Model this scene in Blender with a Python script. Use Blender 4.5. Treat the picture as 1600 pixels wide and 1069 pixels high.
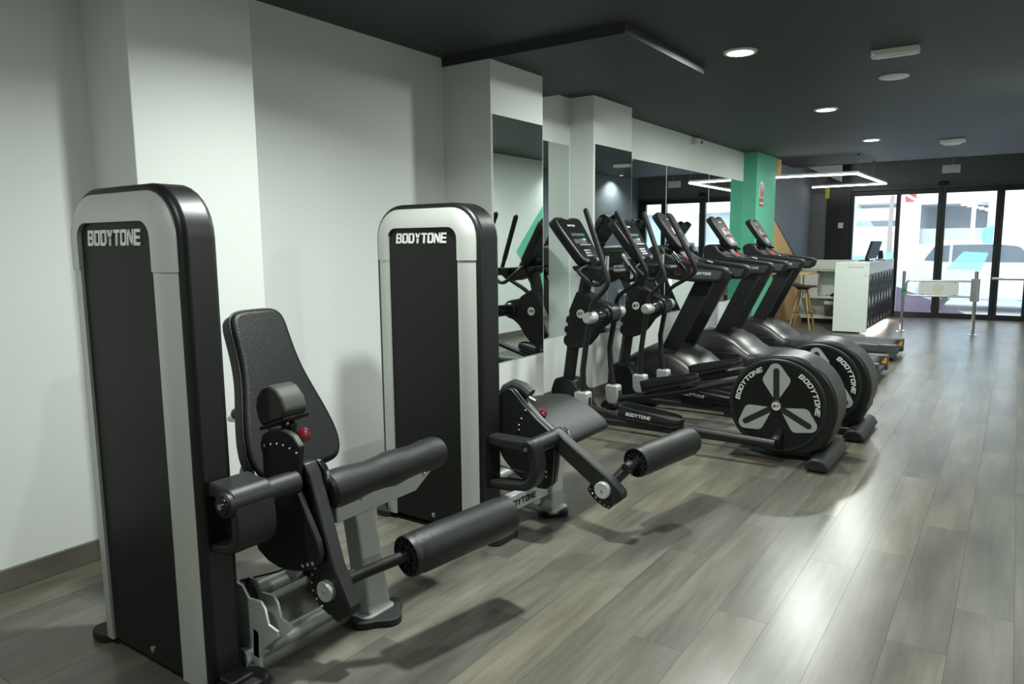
import bpy, bmesh, math, random
from mathutils import Vector, Matrix
random.seed(7)
SC = bpy.context.scene
for o in list(bpy.data.objects): bpy.data.objects.remove(o, do_unlink=True)
C = SC.collection
R = math.radians
PI = math.pi

# ------------------------------------------------------------------ camera
YAW, PITCH, ROLL = 0.6033538, 0.13421143, -0.00976681
_d = Vector((-math.sin(YAW)*math.cos(PITCH), math.cos(YAW)*math.cos(PITCH), -math.sin(PITCH)))
_r = Vector((math.cos(YAW), math.sin(YAW), 0)); _u = _r.cross(_d)
_c, _s = math.cos(ROLL), math.sin(ROLL)
_R, _U = _r*_c + _u*_s, _u*_c - _r*_s
cam = bpy.data.objects.new('camera', bpy.data.cameras.new('camera')); C.objects.link(cam)
cam.matrix_world = Matrix(((_R.x, _U.x, -_d.x, 0), (_R.y, _U.y, -_d.y, 0), (_R.z, _U.z, -_d.z, 1.42), (0, 0, 0, 1)))
cam.data.sensor_width = 36; cam.data.lens = 1141/1600*36; cam.data.clip_start = .02; cam.data.clip_end = 200
SC.camera = cam

# ------------------------------------------------------------------ world, exposure
W = bpy.data.worlds.new('sky'); SC.world = W; W.use_nodes = True
W.node_tree.nodes['Background'].inputs[0].default_value = (.80, .91, 1.0, 1)
W.node_tree.nodes['Background'].inputs[1].default_value = 3.7
SC.view_settings.view_transform = 'Standard'; SC.view_settings.look = 'None'
SC.view_settings.gamma = 1; SC.view_settings.use_curve_mapping = False
SC.view_settings.exposure = 0.30
LAMP_W = 52.0                        # one ceiling downlight
LAMP_COL = (.94, 1.0, .94)

# ------------------------------------------------------------------ materials
def lin(h):
    if isinstance(h, tuple): return h + (1,) if len(h) == 3 else h
    v = [int(h[i:i+2], 16)/255 for i in (0, 2, 4)]
    return tuple((a/12.92 if a <= .04045 else ((a+.055)/1.055)**2.4) for a in v) + (1,)
MATS = {}
def mat(name, col, rough=.5, metal=0, bump=0, bscale=60, var=0, vscale=4, spec=.5, emit=None, estr=0, coat=0):
    m = bpy.data.materials.new(name); m.use_nodes = True; nt = m.node_tree
    b = nt.nodes['Principled BSDF']; c = lin(col)
    b.inputs['Base Color'].default_value = c; b.inputs['Roughness'].default_value = rough
    b.inputs['Metallic'].default_value = metal; b.inputs['Specular IOR Level'].default_value = spec
    if coat: b.inputs['Coat Weight'].default_value = coat
    tc = nt.nodes.new('ShaderNodeTexCoord')
    if var:
        n = nt.nodes.new('ShaderNodeTexNoise'); n.inputs['Scale'].default_value = vscale; n.inputs['Detail'].default_value = 5
        nt.links.new(tc.outputs['Object'], n.inputs['Vector'])
        r = nt.nodes.new('ShaderNodeValToRGB')
        r.color_ramp.elements[0].position = .3; r.color_ramp.elements[1].position = .7
        r.color_ramp.elements[0].color = tuple(x*(1-var) for x in c[:3]) + (1,)
        r.color_ramp.elements[1].color = tuple(min(1, x*(1+var)) for x in c[:3]) + (1,)
        nt.links.new(n.outputs[0], r.inputs[0]); nt.links.new(r.outputs[0], b.inputs['Base Color'])
    if bump:
        n = nt.nodes.new('ShaderNodeTexNoise'); n.inputs['Scale'].default_value = bscale; n.inputs['Detail'].default_value = 3
        nt.links.new(tc.outputs['Object'], n.inputs['Vector'])
        bp = nt.nodes.new('ShaderNodeBump'); bp.inputs['Strength'].default_value = bump; bp.inputs['Distance'].default_value = .004
        nt.links.new(n.outputs[0], bp.inputs['Height']); nt.links.new(bp.outputs[0], b.inputs['Normal'])
    if emit:
        b.inputs['Emission Color'].default_value = lin(emit); b.inputs['Emission Strength'].default_value = estr
    MATS[name] = m
    return m
M = MATS
mat('wall_paint', (.715, .745, .722), .75, bump=.08, bscale=25, var=.015, vscale=1.2)
mat('green_paint', (.115, .47, .31), .7, var=.02)
mat('grey_paint', (.17, .185, .205), .7, var=.04)
mat('ceiling_paint', (.030, .0345, .034), .62, bump=.05, bscale=12, var=.08, vscale=.8)
mat('skirting', (.105, .095, .074), .55, var=.15, vscale=6)
mat('subfloor', (.09, .084, .074), .6)
mat('mirror', (.80, .86, .84), .012, 1)
mat('mirror_edge', (.80, .86, .84), .4)
mat('shell', (.0045, .0052, .0052), .40, bump=.05, bscale=300)
mat('panel_dark', (.007, .0078, .0072), .42, spec=.28)
mat('black', (.0075, .0085, .0085), .48, bump=.04, bscale=200)
mat('black_gloss', (.010, .011, .011), .18)
mat('rubber', (.008, .009, .009), .65, bump=.1, bscale=120)
mat('leather', (.0085, .0095, .0097), .43, bump=.4, bscale=220, spec=.42)
mat('leather_soft', (.030, .031, .027), .55, bump=.3, bscale=260)
mat('silver', (.48, .50, .49), .38, .4, bump=.02, bscale=90)
mat('silver_strip', (.56, .58, .55), .40, .5)
mat('silver_paint', (.50, .525, .51), .40, .35)
mat('chrome', (.80, .82, .84), .10, 1)
mat('steel', (.60, .61, .60), .28, 1)
mat('red_knob', (.13, .006, .012), .25, coat=.5)
mat('decal_grey', (.34, .37, .36), .5)
mat('letter', (.66, .70, .66), .45)
mat('letter_dark', (.012, .013, .013), .5)
mat('cream', (.62, .63, .54), .5)
mat('belt', (.040, .043, .042), .62, bump=.15, bscale=400)
mat('deck_grey', (.055, .06, .06), .40)
mat('deck_mark', (.33, .34, .33), .6)
mat('hood', (.022, .021, .020), .36, bump=.03, bscale=150)
mat('orange', (.60, .27, .03), .5)
mat('screen', (.018, .020, .021), .2)
mat('screen_grey', (.075, .08, .082), .3)
mat('key_white', (.60, .66, .70), .4)
mat('led_red', (.55, .03, .03), .4, emit=(.9, .05, .04), estr=.5)
mat('led_green', (.03, .35, .20), .4, emit=(.05, .6, .35), estr=.5)
mat('brown_face', (.020, .0185, .0175), .30)
mat('lamp_glow', (1, 1, 1), .5, emit=(.94, 1, .97), estr=14)
mat('led_glow', (1, 1, 1), .5, emit=(.97, 1, .98), estr=9)
mat('warm_glow', (1, 1, 1), .5, emit=(1, .90, .74), estr=6)
mat('white_plastic', (.70, .72, .70), .5)
mat('desk_white', (.72, .755, .71), .45)
mat('frame_black', (.012, .013, .014), .4)
mat('bulkhead', (.15, .158, .155), .6)
mat('wood_light', (.52, .36, .19), .5, var=.15, vscale=12)
mat('wood_olive', (.26, .20, .08), .5)
mat('wood_leg', (.44, .27, .12), .5, var=.15, vscale=15)
mat('plastic_seat', (.022, .022, .024), .4)
mat('bin_grey', (.11, .10, .095), .7, bump=.3, bscale=80)
mat('bag_white', (.62, .60, .55), .6)
mat('red_paint', (.42, .02, .025), .35)
mat('sign_red', (.33, .04, .03), .5)
mat('sign_white', (.72, .66, .56), .5)
mat('yellow', (.50, .48, .05), .5)
mat('tape_green', (.02, .30, .15), .5)
mat('car_white', (.82, .84, .86), .25, coat=.4)
mat('car_blue', (.55, .66, .74), .3, coat=.4)
mat('car_glass', (.10, .13, .15), .08)
mat('tyre', (.02, .02, .02), .8)
mat('facade_white', (.80, .81, .80), .8)
mat('facade_cream', (.66, .70, .55), .8)
mat('facade_dark', (.10, .12, .14), .7)
mat('facade_grey', (.36, .40, .45), .8)
mat('asphalt', (.30, .30, .32), .9, var=.1, vscale=3)
mat('paving', (.55, .55, .56), .85, var=.08, vscale=5)
mat('trunk', (.25, .22, .20), .9)
mat('soffit_white', (.85, .87, .86), .7)

def osb():
    m = bpy.data.materials.new('osb'); m.use_nodes = True; nt = m.node_tree; b = nt.nodes['Principled BSDF']
    tc = nt.nodes.new('ShaderNodeTexCoord'); mp = nt.nodes.new('ShaderNodeMapping'); mp.inputs['Scale'].default_value = (14, 14, 45)
    v = nt.nodes.new('ShaderNodeTexVoronoi'); v.inputs['Scale'].default_value = 1.6
    r = nt.nodes.new('ShaderNodeValToRGB')
    r.color_ramp.elements[0].color = (.62, .35, .12, 1); r.color_ramp.elements[1].color = (.80, .53, .23, 1)
    nt.links.new(tc.outputs['Object'], mp.inputs[0]); nt.links.new(mp.outputs[0], v.inputs['Vector'])
    nt.links.new(v.outputs['Color'], r.inputs[0]); nt.links.new(r.outputs[0], b.inputs['Base Color']); b.inputs['Roughness'].default_value = .7
    M['osb'] = m
osb()

def plank_mat():
    m = bpy.data.materials.new('plank'); m.use_nodes = True; nt = m.node_tree; b = nt.nodes['Principled BSDF']; L = nt.links
    tc = nt.nodes.new('ShaderNodeTexCoord'); oi = nt.nodes.new('ShaderNodeObjectInfo'); geo = nt.nodes.new('ShaderNodeNewGeometry')
    add = nt.nodes.new('ShaderNodeVectorMath'); add.operation = 'MULTIPLY_ADD'
    L.new(oi.outputs['Random'], add.inputs[0]); add.inputs[1].default_value = (37, 53, 19); L.new(geo.outputs['Position'], add.inputs[2])
    mp = nt.nodes.new('ShaderNodeMapping'); mp.inputs['Scale'].default_value = (22, 1.6, 1); L.new(add.outputs[0], mp.inputs[0])
    n1 = nt.nodes.new('ShaderNodeTexNoise'); n1.inputs['Scale'].default_value = 1.5; n1.inputs['Detail'].default_value = 8; n1.inputs['Roughness'].default_value = .65
    L.new(mp.outputs[0], n1.inputs['Vector'])
    mp2 = nt.nodes.new('ShaderNodeMapping'); mp2.inputs['Scale'].default_value = (4.5, .9, 1); L.new(add.outputs[0], mp2.inputs[0])
    n2 = nt.nodes.new('ShaderNodeTexNoise'); n2.inputs['Scale'].default_value = 1.3; n2.inputs['Detail'].default_value = 4; L.new(mp2.outputs[0], n2.inputs['Vector'])
    r1 = nt.nodes.new('ShaderNodeValToRGB'); e = r1.color_ramp.elements
    e[0].position = .22; e[0].color = (.070, .066, .055, 1); e[1].position = .80; e[1].color = (.190, .182, .153, 1)
    L.new(n2.outputs[0], r1.inputs[0])
    r2 = nt.nodes.new('ShaderNodeValToRGB'); e = r2.color_ramp.elements
    e[0].position = .30; e[0].color = (.74, .73, .72, 1); e[1].position = .62; e[1].color = (1.06, 1.06, 1.06, 1)
    L.new(n1.outputs[0], r2.inputs[0])
    r3 = nt.nodes.new('ShaderNodeValToRGB'); e = r3.color_ramp.elements
    e[0].position = 0; e[0].color = (.80, .83, .84, 1); e[1].position = 1; e[1].color = (1.20, 1.16, 1.06, 1)
    L.new(oi.outputs['Random'], r3.inputs[0])
    x1 = nt.nodes.new('ShaderNodeMix'); x1.data_type = 'RGBA'; x1.blend_type = 'MULTIPLY'; x1.inputs[0].default_value = 1
    L.new(r1.outputs[0], x1.inputs[6]); L.new(r2.outputs[0], x1.inputs[7])
    x2 = nt.nodes.new('ShaderNodeMix'); x2.data_type = 'RGBA'; x2.blend_type = 'MULTIPLY'; x2.inputs[0].default_value = 1
    L.new(x1.outputs[2], x2.inputs[6]); L.new(r3.outputs[0], x2.inputs[7]); L.new(x2.outputs[2], b.inputs['Base Color'])
    b.inputs['Roughness'].default_value = .28; b.inputs['Specular IOR Level'].default_value = .5
    bp = nt.nodes.new('ShaderNodeBump'); bp.inputs['Strength'].default_value = .05; bp.inputs['Distance'].default_value = .002
    L.new(n1.outputs[0], bp.inputs['Height']); L.new(bp.outputs[0], b.inputs['Normal'])
    M['plank'] = m
plank_mat()

def thin(name, col, clear, rough=.05, gloss=.06, tint=(1, 1, 1, 1)):
    """glass or film: part see-through, part coloured, part glossy"""
    m = bpy.data.materials.new(name); m.use_nodes = True; nt = m.node_tree; nt.nodes.remove(nt.nodes['Principled BSDF'])
    out = nt.nodes['Material Output']; t = nt.nodes.new('ShaderNodeBsdfTransparent'); t.inputs[0].default_value = tint
    d = nt.nodes.new('ShaderNodeBsdfTranslucent'); d.inputs[0].default_value = lin(col)
    g = nt.nodes.new('ShaderNodeBsdfGlossy'); g.inputs['Roughness'].default_value = rough
    a = nt.nodes.new('ShaderNodeMixShader'); a.inputs[0].default_value = clear
    nt.links.new(d.outputs[0], a.inputs[1]); nt.links.new(t.outputs[0], a.inputs[2])
    b = nt.nodes.new('ShaderNodeMixShader'); b.inputs[0].default_value = gloss
    nt.links.new(a.outputs[0], b.inputs[1]); nt.links.new(g.outputs[0], b.inputs[2]); nt.links.new(b.outputs[0], out.inputs[0])
    M[name] = m
thin('glass', (.8, .9, .95), .96)
thin('film_blue', (.50, .84, .98), .55, .3, .03, (.72, .92, 1, 1))
thin('film_pale', (.75, .88, .97), .70, .3, .03, (.92, .97, 1, 1))
thin('film_mauve', (.34, .30, .36), .30, .3, .03, (.7, .66, .72, 1))

# ------------------------------------------------------------------ mesh builder
class MB:
    def __init__(s): s.v = []; s.f = []; s.sm = []
    def add(s, vs, fs, smooth=False):
        b = len(s.v); s.v += [tuple(p) for p in vs]
        for f in fs: s.f.append(tuple(b+i for i in f)); s.sm.append(smooth)
        return s
    def frame(s, poly, O, U, V, N, d):
        """outline (u, v) at origin O, pushed along N by d"""
        O, U, V, N = map(Vector, (O, U, V, N)); n = len(poly)
        a = [O+U*u+V*v for u, v in poly]; b = [p+N*d for p in a]
        return s.add(a+b, [tuple(range(n)), tuple(range(2*n-1, n-1, -1))] + [(i, (i+1) % n, n+(i+1) % n, n+i) for i in range(n)])
    def px(s, poly, a, b): return s.frame(poly, (a, 0, 0), (0, 1, 0), (0, 0, 1), (1, 0, 0), b-a)
    def py(s, poly, a, b): return s.frame(poly, (0, a, 0), (1, 0, 0), (0, 0, 1), (0, 1, 0), b-a)
    def pz(s, poly, a, b): return s.frame(poly, (0, 0, a), (1, 0, 0), (0, 1, 0), (0, 0, 1), b-a)
    def box(s, x0, x1, y0, y1, z0, z1): return s.pz([(x0, y0), (x1, y0), (x1, y1), (x0, y1)], z0, z1)
    def bar(s, p, q, w, h, up=(0, 0, 1)):
        """rectangular bar from p to q, w across, h along up"""
        p, q = Vector(p), Vector(q); t = (q-p).normalized(); a = t.cross(Vector(up)).normalized(); b = a.cross(t).normalized()
        return s.frame([(-w/2, -h/2), (w/2, -h/2), (w/2, h/2), (-w/2, h/2)], p, a, b, t, (q-p).length)
    def tube(s, pts, r, n=12, caps=True, fillet=0):
        P = [Vector(p) for p in pts]
        if fillet:
            Q = [P[0]]
            for i in range(1, len(P)-1):
                a, b, c = P[i-1], P[i], P[i+1]; d1 = min(fillet, (a-b).length*.49); d2 = min(fillet, (c-b).length*.49)
                s1 = b+(a-b).normalized()*d1; s2 = b+(c-b).normalized()*d2
                for k in range(6):
                    t = k/5; Q.append(s1*(1-t)**2+b*2*t*(1-t)+s2*t*t)
            Q.append(P[-1]); P = Q
        m = len(P); rr = r if isinstance(r, (list, tuple)) else [r]*m
        if len(rr) != m: rr = [rr[0]+(rr[-1]-rr[0])*i/(m-1) for i in range(m)]
        T = [(P[min(i+1, m-1)]-P[max(i-1, 0)]).normalized() for i in range(m)]
        a = T[0].orthogonal().normalized(); vs = []
        for i in range(m):
            a = (a-T[i]*a.dot(T[i])).normalized(); b = T[i].cross(a)
            for k in range(n):
                w = 2*PI*k/n; vs.append(P[i]+(a*math.cos(w)+b*math.sin(w))*rr[i])
        fs = [(i*n+k, i*n+(k+1) % n, (i+1)*n+(k+1) % n, (i+1)*n+k) for i in range(m-1) for k in range(n)]
        s.add(vs, fs, True)
        if caps:
            s.add(vs[:n], [tuple(range(n))]); s.add(vs[-n:], [tuple(range(n))])
        return s
    def lathe(s, prof, O, A, n=24):
        """profile of (radius, height along A)"""
        O, A = Vector(O), Vector(A).normalized(); a = A.orthogonal().normalized(); b = A.cross(a); vs = []
        for r, h in prof:
            for k in range(n):
                w = 2*PI*k/n; vs.append(O+A*h+(a*math.cos(w)+b*math.sin(w))*max(r, 1e-5))
        m = len(prof)
        fs = [(i*n+k, i*n+(k+1) % n, (i+1)*n+(k+1) % n, (i+1)*n+k) for i in range(m-1) for k in range(n)]
        s.add(vs, fs, True); s.add(vs[:n], [tuple(range(n))]); s.add(vs[-n:], [tuple(range(n))]); return s
    def cyl(s, p, q, r, n=20):
        p, q = Vector(p), Vector(q); return s.lathe([(r, 0), (r, (q-p).length)], p, q-p, n)
    def ball(s, c, rx, ry, rz, n=16, m=9):
        vs = []
        for i in range(m):
            t = PI*i/(m-1)
            for k in range(n):
                w = 2*PI*k/n; sr = max(math.sin(t), 1e-4); vs.append((c[0]+rx*sr*math.cos(w), c[1]+ry*sr*math.sin(w), c[2]+rz*math.cos(t)))
        return s.add(vs, [(i*n+k, i*n+(k+1) % n, (i+1)*n+(k+1) % n, (i+1)*n+k) for i in range(m-1) for k in range(n)], True)
    def build(s, name, m, parent=None, bevel=0, seg=2, ang=35, smooth=True):
        me = bpy.data.meshes.new(name)
        root = parent; off = Vector((0, 0, 0))
        while root is not None: off += root.location; root = root.parent
        me.from_pydata([tuple(Vector(p)-off) for p in s.v], [], s.f)
        bm = bmesh.new(); bm.from_mesh(me); bmesh.ops.remove_doubles(bm, verts=bm.verts, dist=1e-5)
        bmesh.ops.recalc_face_normals(bm, faces=bm.faces); bm.to_mesh(me); bm.free()
        me.materials.append(M[m])
        if smooth:
            me.polygons.foreach_set('use_smooth', [True]*len(me.polygons)); me.set_sharp_from_angle(angle=R(ang))
        o = bpy.data.objects.new(name, me); C.objects.link(o)
        if parent is not None: o.parent = parent
        if bevel:
            b = o.modifiers.new('bevel', 'BEVEL'); b.width = bevel; b.segments = seg; b.limit_method = 'ANGLE'; b.angle_limit = R(40)
            b.harden_normals = False
        return o
def tag(o, label, cat, group=None):
    o['label'] = label; o['category'] = cat
    if group: o['group'] = group
    return o
def thing(name, loc, label, cat, group=None):
    o = bpy.data.objects.new(name, None); C.objects.link(o); o.location = loc; o.empty_display_size = .1
    return tag(o, label, cat, group)
def struct(o): o['kind'] = 'structure'; return o
def copy_tree(o, parent=None, off=None):
    c = o.copy(); C.objects.link(c); c.parent = parent
    if off: c.location = o.location+Vector(off)
    for ch in [x for x in bpy.data.objects if x.parent == o]: copy_tree(ch, c)
    return c

# lettering: squared slanted capitals made of bars
def _q(a, b, c, d): return [(a, b), (c, b), (c, d), (a, d)]
GLYPH = {
 'B': [_q(0, 0, .25, 1), [(.25, .8), (.95, .8), (.95, .9), (.85, 1), (.25, 1)], _q(.25, .41, .9, .59), [(.25, 0), (.87, 0), (1, .1), (1, .2), (.25, .2)], _q(.70, .59, .95, .8), _q(.75, .2, 1, .41)],
 'O': [_q(0, .2, .25, .8), _q(.75, .2, 1, .8), [(0, .8), (1, .8), (1, .88), (.88, 1), (.12, 1), (0, .88)], [(.12, 0), (.88, 0), (1, .12), (1, .2), (0, .2), (0, .12)]],
 'D': [_q(0, 0, .25, 1), _q(.75, .2, 1, .8), [(.25, .8), (1, .8), (1, .86), (.85, 1), (.25, 1)], [(.25, 0), (.85, 0), (1, .14), (1, .2), (.25, .2)]],
 'Y': [[(0, 1), (.28, 1), (.62, .45), (.38, .45)], [(.72, 1), (1, 1), (.62, .45), (.38, .45)], _q(.38, 0, .62, .45)],
 'T': [_q(0, .8, 1, 1), _q(.37, 0, .63, .8)],
 'N': [_q(0, 0, .20, 1), _q(.80, 0, 1, 1), [(0, 1), (.24, 1), (1, 0), (.76, 0)]],
 'E': [_q(0, 0, .25, 1), _q(.25, .8, .97, 1), _q(.25, .41, .9, .59), _q(.25, 0, .95, .2)],
}
def text_polys(txt, w=1.5, gap=.22, shear=.25):
    out = []; x = 0
    for ch in txt:
        for p in GLYPH[ch]: out.append([(x+a*w+shear*b, b) for a, b in p])
        x += w+gap
    return out, x-gap+shear
def lettering(name, txt, O, U, V, N, length, m, parent, depth=.003, height=None, shear=.25):
    """flat raised word: O = lower left corner, U = reading direction, V = up, N = out of the surface"""
    polys, L = text_polys(txt, shear=shear); k = length/L; h = height or k; b = MB()
    for p in polys: b.frame([(x*k, y*h) for x, y in p], O, U, V, N, depth)
    return b.build(name, m, parent, smooth=False)
def arc_text(name, txt, ctr, a0, a1, r, h, y, depth, m, parent):
    """word set clockwise round a wheel in the x-z plane, front face towards -y"""
    polys, L = text_polys(txt, w=1.5); b = MB()
    for p in polys:
        q = []
        for (x, v), (x2, v2) in zip(p, p[1:]+p[:1]):
            for t in (0, .5): q.append((x+(x2-x)*t, v+(v2-v)*t))
        pts = []
        for x, v in q:
            a = R(a0+(a1-a0)*x/L); rr = r+h*v; pts.append((ctr[0]+rr*math.cos(a), ctr[1]+rr*math.sin(a)))
        b.py(pts, y, y-depth)
    return b.build(name, m, parent, smooth=False)
def arc(cx, cy, r, a0, a1, n=8): return [(cx+r*math.cos(R(a0+(a1-a0)*i/n)), cy+r*math.sin(R(a0+(a1-a0)*i/n))) for i in range(n+1)]
def chaikin(p, k=2):
    for _ in range(k): p = [q for a, b in zip(p, p[1:]+p[:1]) for q in ((a[0]*.75+b[0]*.25, a[1]*.75+b[1]*.25), (a[0]*.25+b[0]*.75, a[1]*.25+b[1]*.75))]
    return p
def rrect(x0, x1, y0, y1, r, n=4):
    return arc(x1-r, y1-r, r, 0, 90, n)+arc(x0+r, y1-r, r, 90, 180, n)+arc(x0+r, y0+r, r, 180, 270, n)+arc(x1-r, y0+r, r, 270, 360, n)

# ================================================================== THE SETTING
XW, XR, ZC, YF = -3.39, .30, 2.70, 15.3
# floor with single planks
fl = struct(MB().box(XW-.2, 3.2, -2.2, YF+.3, -.12, -.012).build('floor', 'subfloor'))
PW, PL = .19, 1.285
pm = MB().box(-PW/2+.0004, PW/2-.0004, 0, PL-.0008, -.012, 0).build('plank', 'plank', fl).data
bpy.data.objects.remove([o for o in bpy.data.objects if o.name == 'plank'][0])
rows = []
x = -.677+PW/2
while x-PW/2 > XW-.02: x -= PW
x += 0
while x < 3.1:
    rows.append(x); x += PW
rest = MB()
for i, x in enumerate(rows):
    off = (i*.437 + random.random()*.12) % PL
    if abs(x-(-.677+PW/2)) < .02: off = (3.33+2.2) % PL
    y = -2.2+off-PL
    while y < YF:
        xa, xb = max(x-PW/2+.0008, XW), x+PW/2-.0008
        if x < XR+.02 and y > -.2 and y+PL < YF+.25 and x-PW/2 > XW:
            o = bpy.data.objects.new('plank', pm); C.objects.link(o); o.parent = fl; o.location = (x, y, 0)
        elif xb > xa and (x < XR+.3 or y < 7.2):
            rest.box(xa, xb, max(y, -2.2), min(y+PL-.0016, YF+.1), -.012, 0)
        y += PL
rest.build('plank_remainder', 'plank', fl)['kind'] = 'stuff'

# left wall with its pilasters
wl = struct(MB().box(XW-.2, XW, -2.2, YF, 0, 3.2).build('wall_left', 'wall_paint'))
PIL = [(-3.05, 1.68, 2.28, ZC), (-2.98, 4.096, 4.758, 2.64), (-3.15, 5.87, 6.65, ZC)]
for xf, y0, y1, zt in PIL: MB().box(XW-.01, xf, y0, y1, 0, zt+.02).build('pilaster', 'wall_paint', wl, bevel=.004)
MB().box(XW-.01, -3.194, 10.944, 11.953, 0, ZC+.02).build('green_pillar', 'green_paint', wl, bevel=.004)
MB().box(XW-.01, XW+.012, 11.953, YF, 0, 3.1).build('grey_wall_panel', 'grey_paint', wl)
# skirting
bs = MB(); T = .014; HB = .095
def sk(x0, x1, y0, y1): bs.box(x0, x1, y0, y1, 0, HB)
yy = -2.2
for xf, y0, y1, _ in PIL+[(-3.194, 10.944, 11.953, 0)]:
    if yy != 2.28: sk(XW, XW+T, yy, y0)          # the bay behind the machines has no skirting
    sk(XW, xf+T, y0-T, y0); sk(xf, xf+T, y0, y1); sk(XW, xf+T, y1, y1+T); yy = y1
struct(bs.build('baseboard_left', 'skirting', bevel=.003))

# right wall, outside the frame but seen in the mirrors
wr = struct(MB().box(XR, XR+.15, 6.9, YF, 0, 3.1).build('wall_right', 'wall_paint'))
MB().box(XR-.006, XR+.01, 10.75, YF, 0, 3.1).build('grey_wall_panel', 'grey_paint', wr)
MB().px([(9.20, 1.30), (9.98, 2.02), (10.75, 2.02), (10.0, 1.30), (10.75, .55), (9.98, .55)], XR-.004, XR+.01).build('mural_chevron', 'green_paint', wr)
MB().px([(10.0, 1.30), (10.75, 2.02), (10.75, .55)], XR-.003, XR+.01).build('mural_point', 'grey_paint', wr)
struct(MB().box(XR-.014, XR, 6.9, YF, 0, HB).build('baseboard_right', 'skirting'))
struct(MB().box(XR+.15, 3.2, 6.95, 7.10, 0, 3.0).build('wall_partition', 'wall_paint'))
struct(MB().box(3.05, 3.2, -2.2, 7.0, 0, 3.0).build('wall_far_right', 'wall_paint'))
struct(MB().box(XW-.2, 3.2, -2.35, -2.2, 0, 3.0).build('wall_back', 'wall_paint'))

# ceiling: main slab, dropped box by the pilaster, raised strip before the shopfront
YE = 13.75
struct(MB().box(XW-.2, 3.2, -2.35, YE, ZC, ZC+.12).build('ceiling', 'ceiling_paint'))
struct(MB().box(XW, -1.99, 4.09, 5.41, 2.64, ZC+.02).build('ceiling_drop', 'ceiling_paint'))
struct(MB().box(XW-.2, XR+.2, YE-.05, YF+.3, 3.1, 3.2).box(XW-.2, XR+.2, YE-.06, YE, ZC, 3.15).build('ceiling_raised', 'bulkhead'))

# shopfront
wf = struct(MB().box(XW-.2, XR+.2, YF, YF+.2, 2.33, 3.2).box(XW-.2, -2.68, YF, YF+.2, 0, 2.34).build('wall_front', 'bulkhead'))
MB().box(-3.10, -2.68, YF-.03, YF+.02, 0, 2.95).build('black_pier', 'frame_black', wf)
MB().box(-2.68, XR, YF-.06, YF+.02, 2.33, 2.36).build('ledge', 'deck_grey', wf)
MX = [(-2.68, -2.62), (-1.905, -1.835), (-1.24, -1.11), (-.36, -.24), (.12, XR)]
for i in range(4):
    nm = ('window_%d' if i in (0, 3) else 'door_%d') % ((1, 1, 2, 2)[i])
    x0, x1 = MX[i][0 if i == 0 else 1], MX[i+1][0]
    a = (MX[i][0]+MX[i][1])/2 if i else MX[0][0]; b_ = (MX[i+1][0]+MX[i+1][1])/2 if i < 3 else MX[4][1]
    w = struct(MB().box(a, b_, YF+.02, YF+.08, 0, .09).box(a, b_, YF+.02, YF+.08, 2.24, 2.33).box(a, MX[i][1], YF+.0, YF+.09, 0, 2.33)
        .box(MX[i+1][0], b_, YF+.0, YF+.09, 0, 2.33).build(nm, 'frame_black', bevel=.004))
    MB().box(MX[i][1], MX[i+1][0], YF+.045, YF+.053, .09, 2.24).build('pane', 'glass', w)
    # printed film: hills and diagonal bands stuck on the inside of the glass
    xa, xb = MX[i][1]+.01, MX[i+1][0]-.01; yf = YF+.040
    def film(poly, m):
        q = []
        for (u, v), (u2, v2) in zip(poly, poly[1:]+poly[:1]):      # clip to the pane
            for t in [k/12 for k in range(12)]:
                q.append((min(max(u+(u2-u)*t, xa), xb), v+(v2-v)*t))
        if max(p[0] for p in q)-min(p[0] for p in q) > .02: MB().py(q, yf, yf+.003).build('window_film', m, w)
    if i == 0: film([(-2.658, 2.25), (-2.114, 1.447), (-2.2, 1.15), (-2.657, 1.108)], 'film_pale'); film([(-2.657, 1.10), (-1.9, 1.2), (-1.9, .75), (-2.657, .7)], 'film_blue'); film([(-2.65, .7), (-1.85, .58), (-1.85, .1), (-2.65, .1)], 'film_mauve')
    if i == 1: film([(-1.815, .737), (-1.665, .60), (-1.206, .66), (-1.187, .33), (-1.403, .385), (-1.815, .555)], 'film_pale'); film([(-1.83, .555), (-1.2, .292), (-1.2, .092), (-1.83, .092)], 'film_mauve')
    if i in (2, 3): film([(-.656, 1.333), (-.402, 1.703), (-.303, 1.80), (-.21, 1.805), (-.079, 1.722), (.101, 1.447), (.295, 1.087), (.295, .90), (0, 1.333)], 'film_pale')
    if i == 2: film([(-.797, 1.196), (-.417, 1.177), (-.514, .86), (-1.04, .895)], 'film_blue'); film([(-1.04, .89), (-.514, .855), (-.686, .306), (-.934, .296)], 'film_pale'); film([(-1.11, .25), (-.70, .092), (-1.11, .092)], 'film_mauve'); film([(-.536, 1.603), (-.379, 1.658), (-.361, 1.338), (-.52, 1.338)], 'film_blue')
    if i == 3: film([(-.24, .42), (.12, .34), (.12, .24), (-.24, .30)], 'film_pale')
# stair side clad in chipboard, with its black sloping edge
sp = struct(MB().px([(11.97, 0), (14.75, 0), (14.75, .80), (14.25, .98), (11.97, 2.0)], XW, -3.335).build('stair_side_panel', 'osb'))
MB().bar((-3.36, 11.97, 2.02), (-3.36, 14.28, .985), .07, .05).build('stair_edge', 'frame_black', sp)
struct(MB().py([(-3.30, 2.76), (-2.70, 2.46), (-2.70, 2.95), (-3.30, 2.95)], 14.40, 14.44).build('stair_soffit', 'soffit_white'))
struct(MB().box(-3.38, -3.22, 12.0, 12.35, 2.45, 2.70).build('stair_underside', 'osb'))

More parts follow.
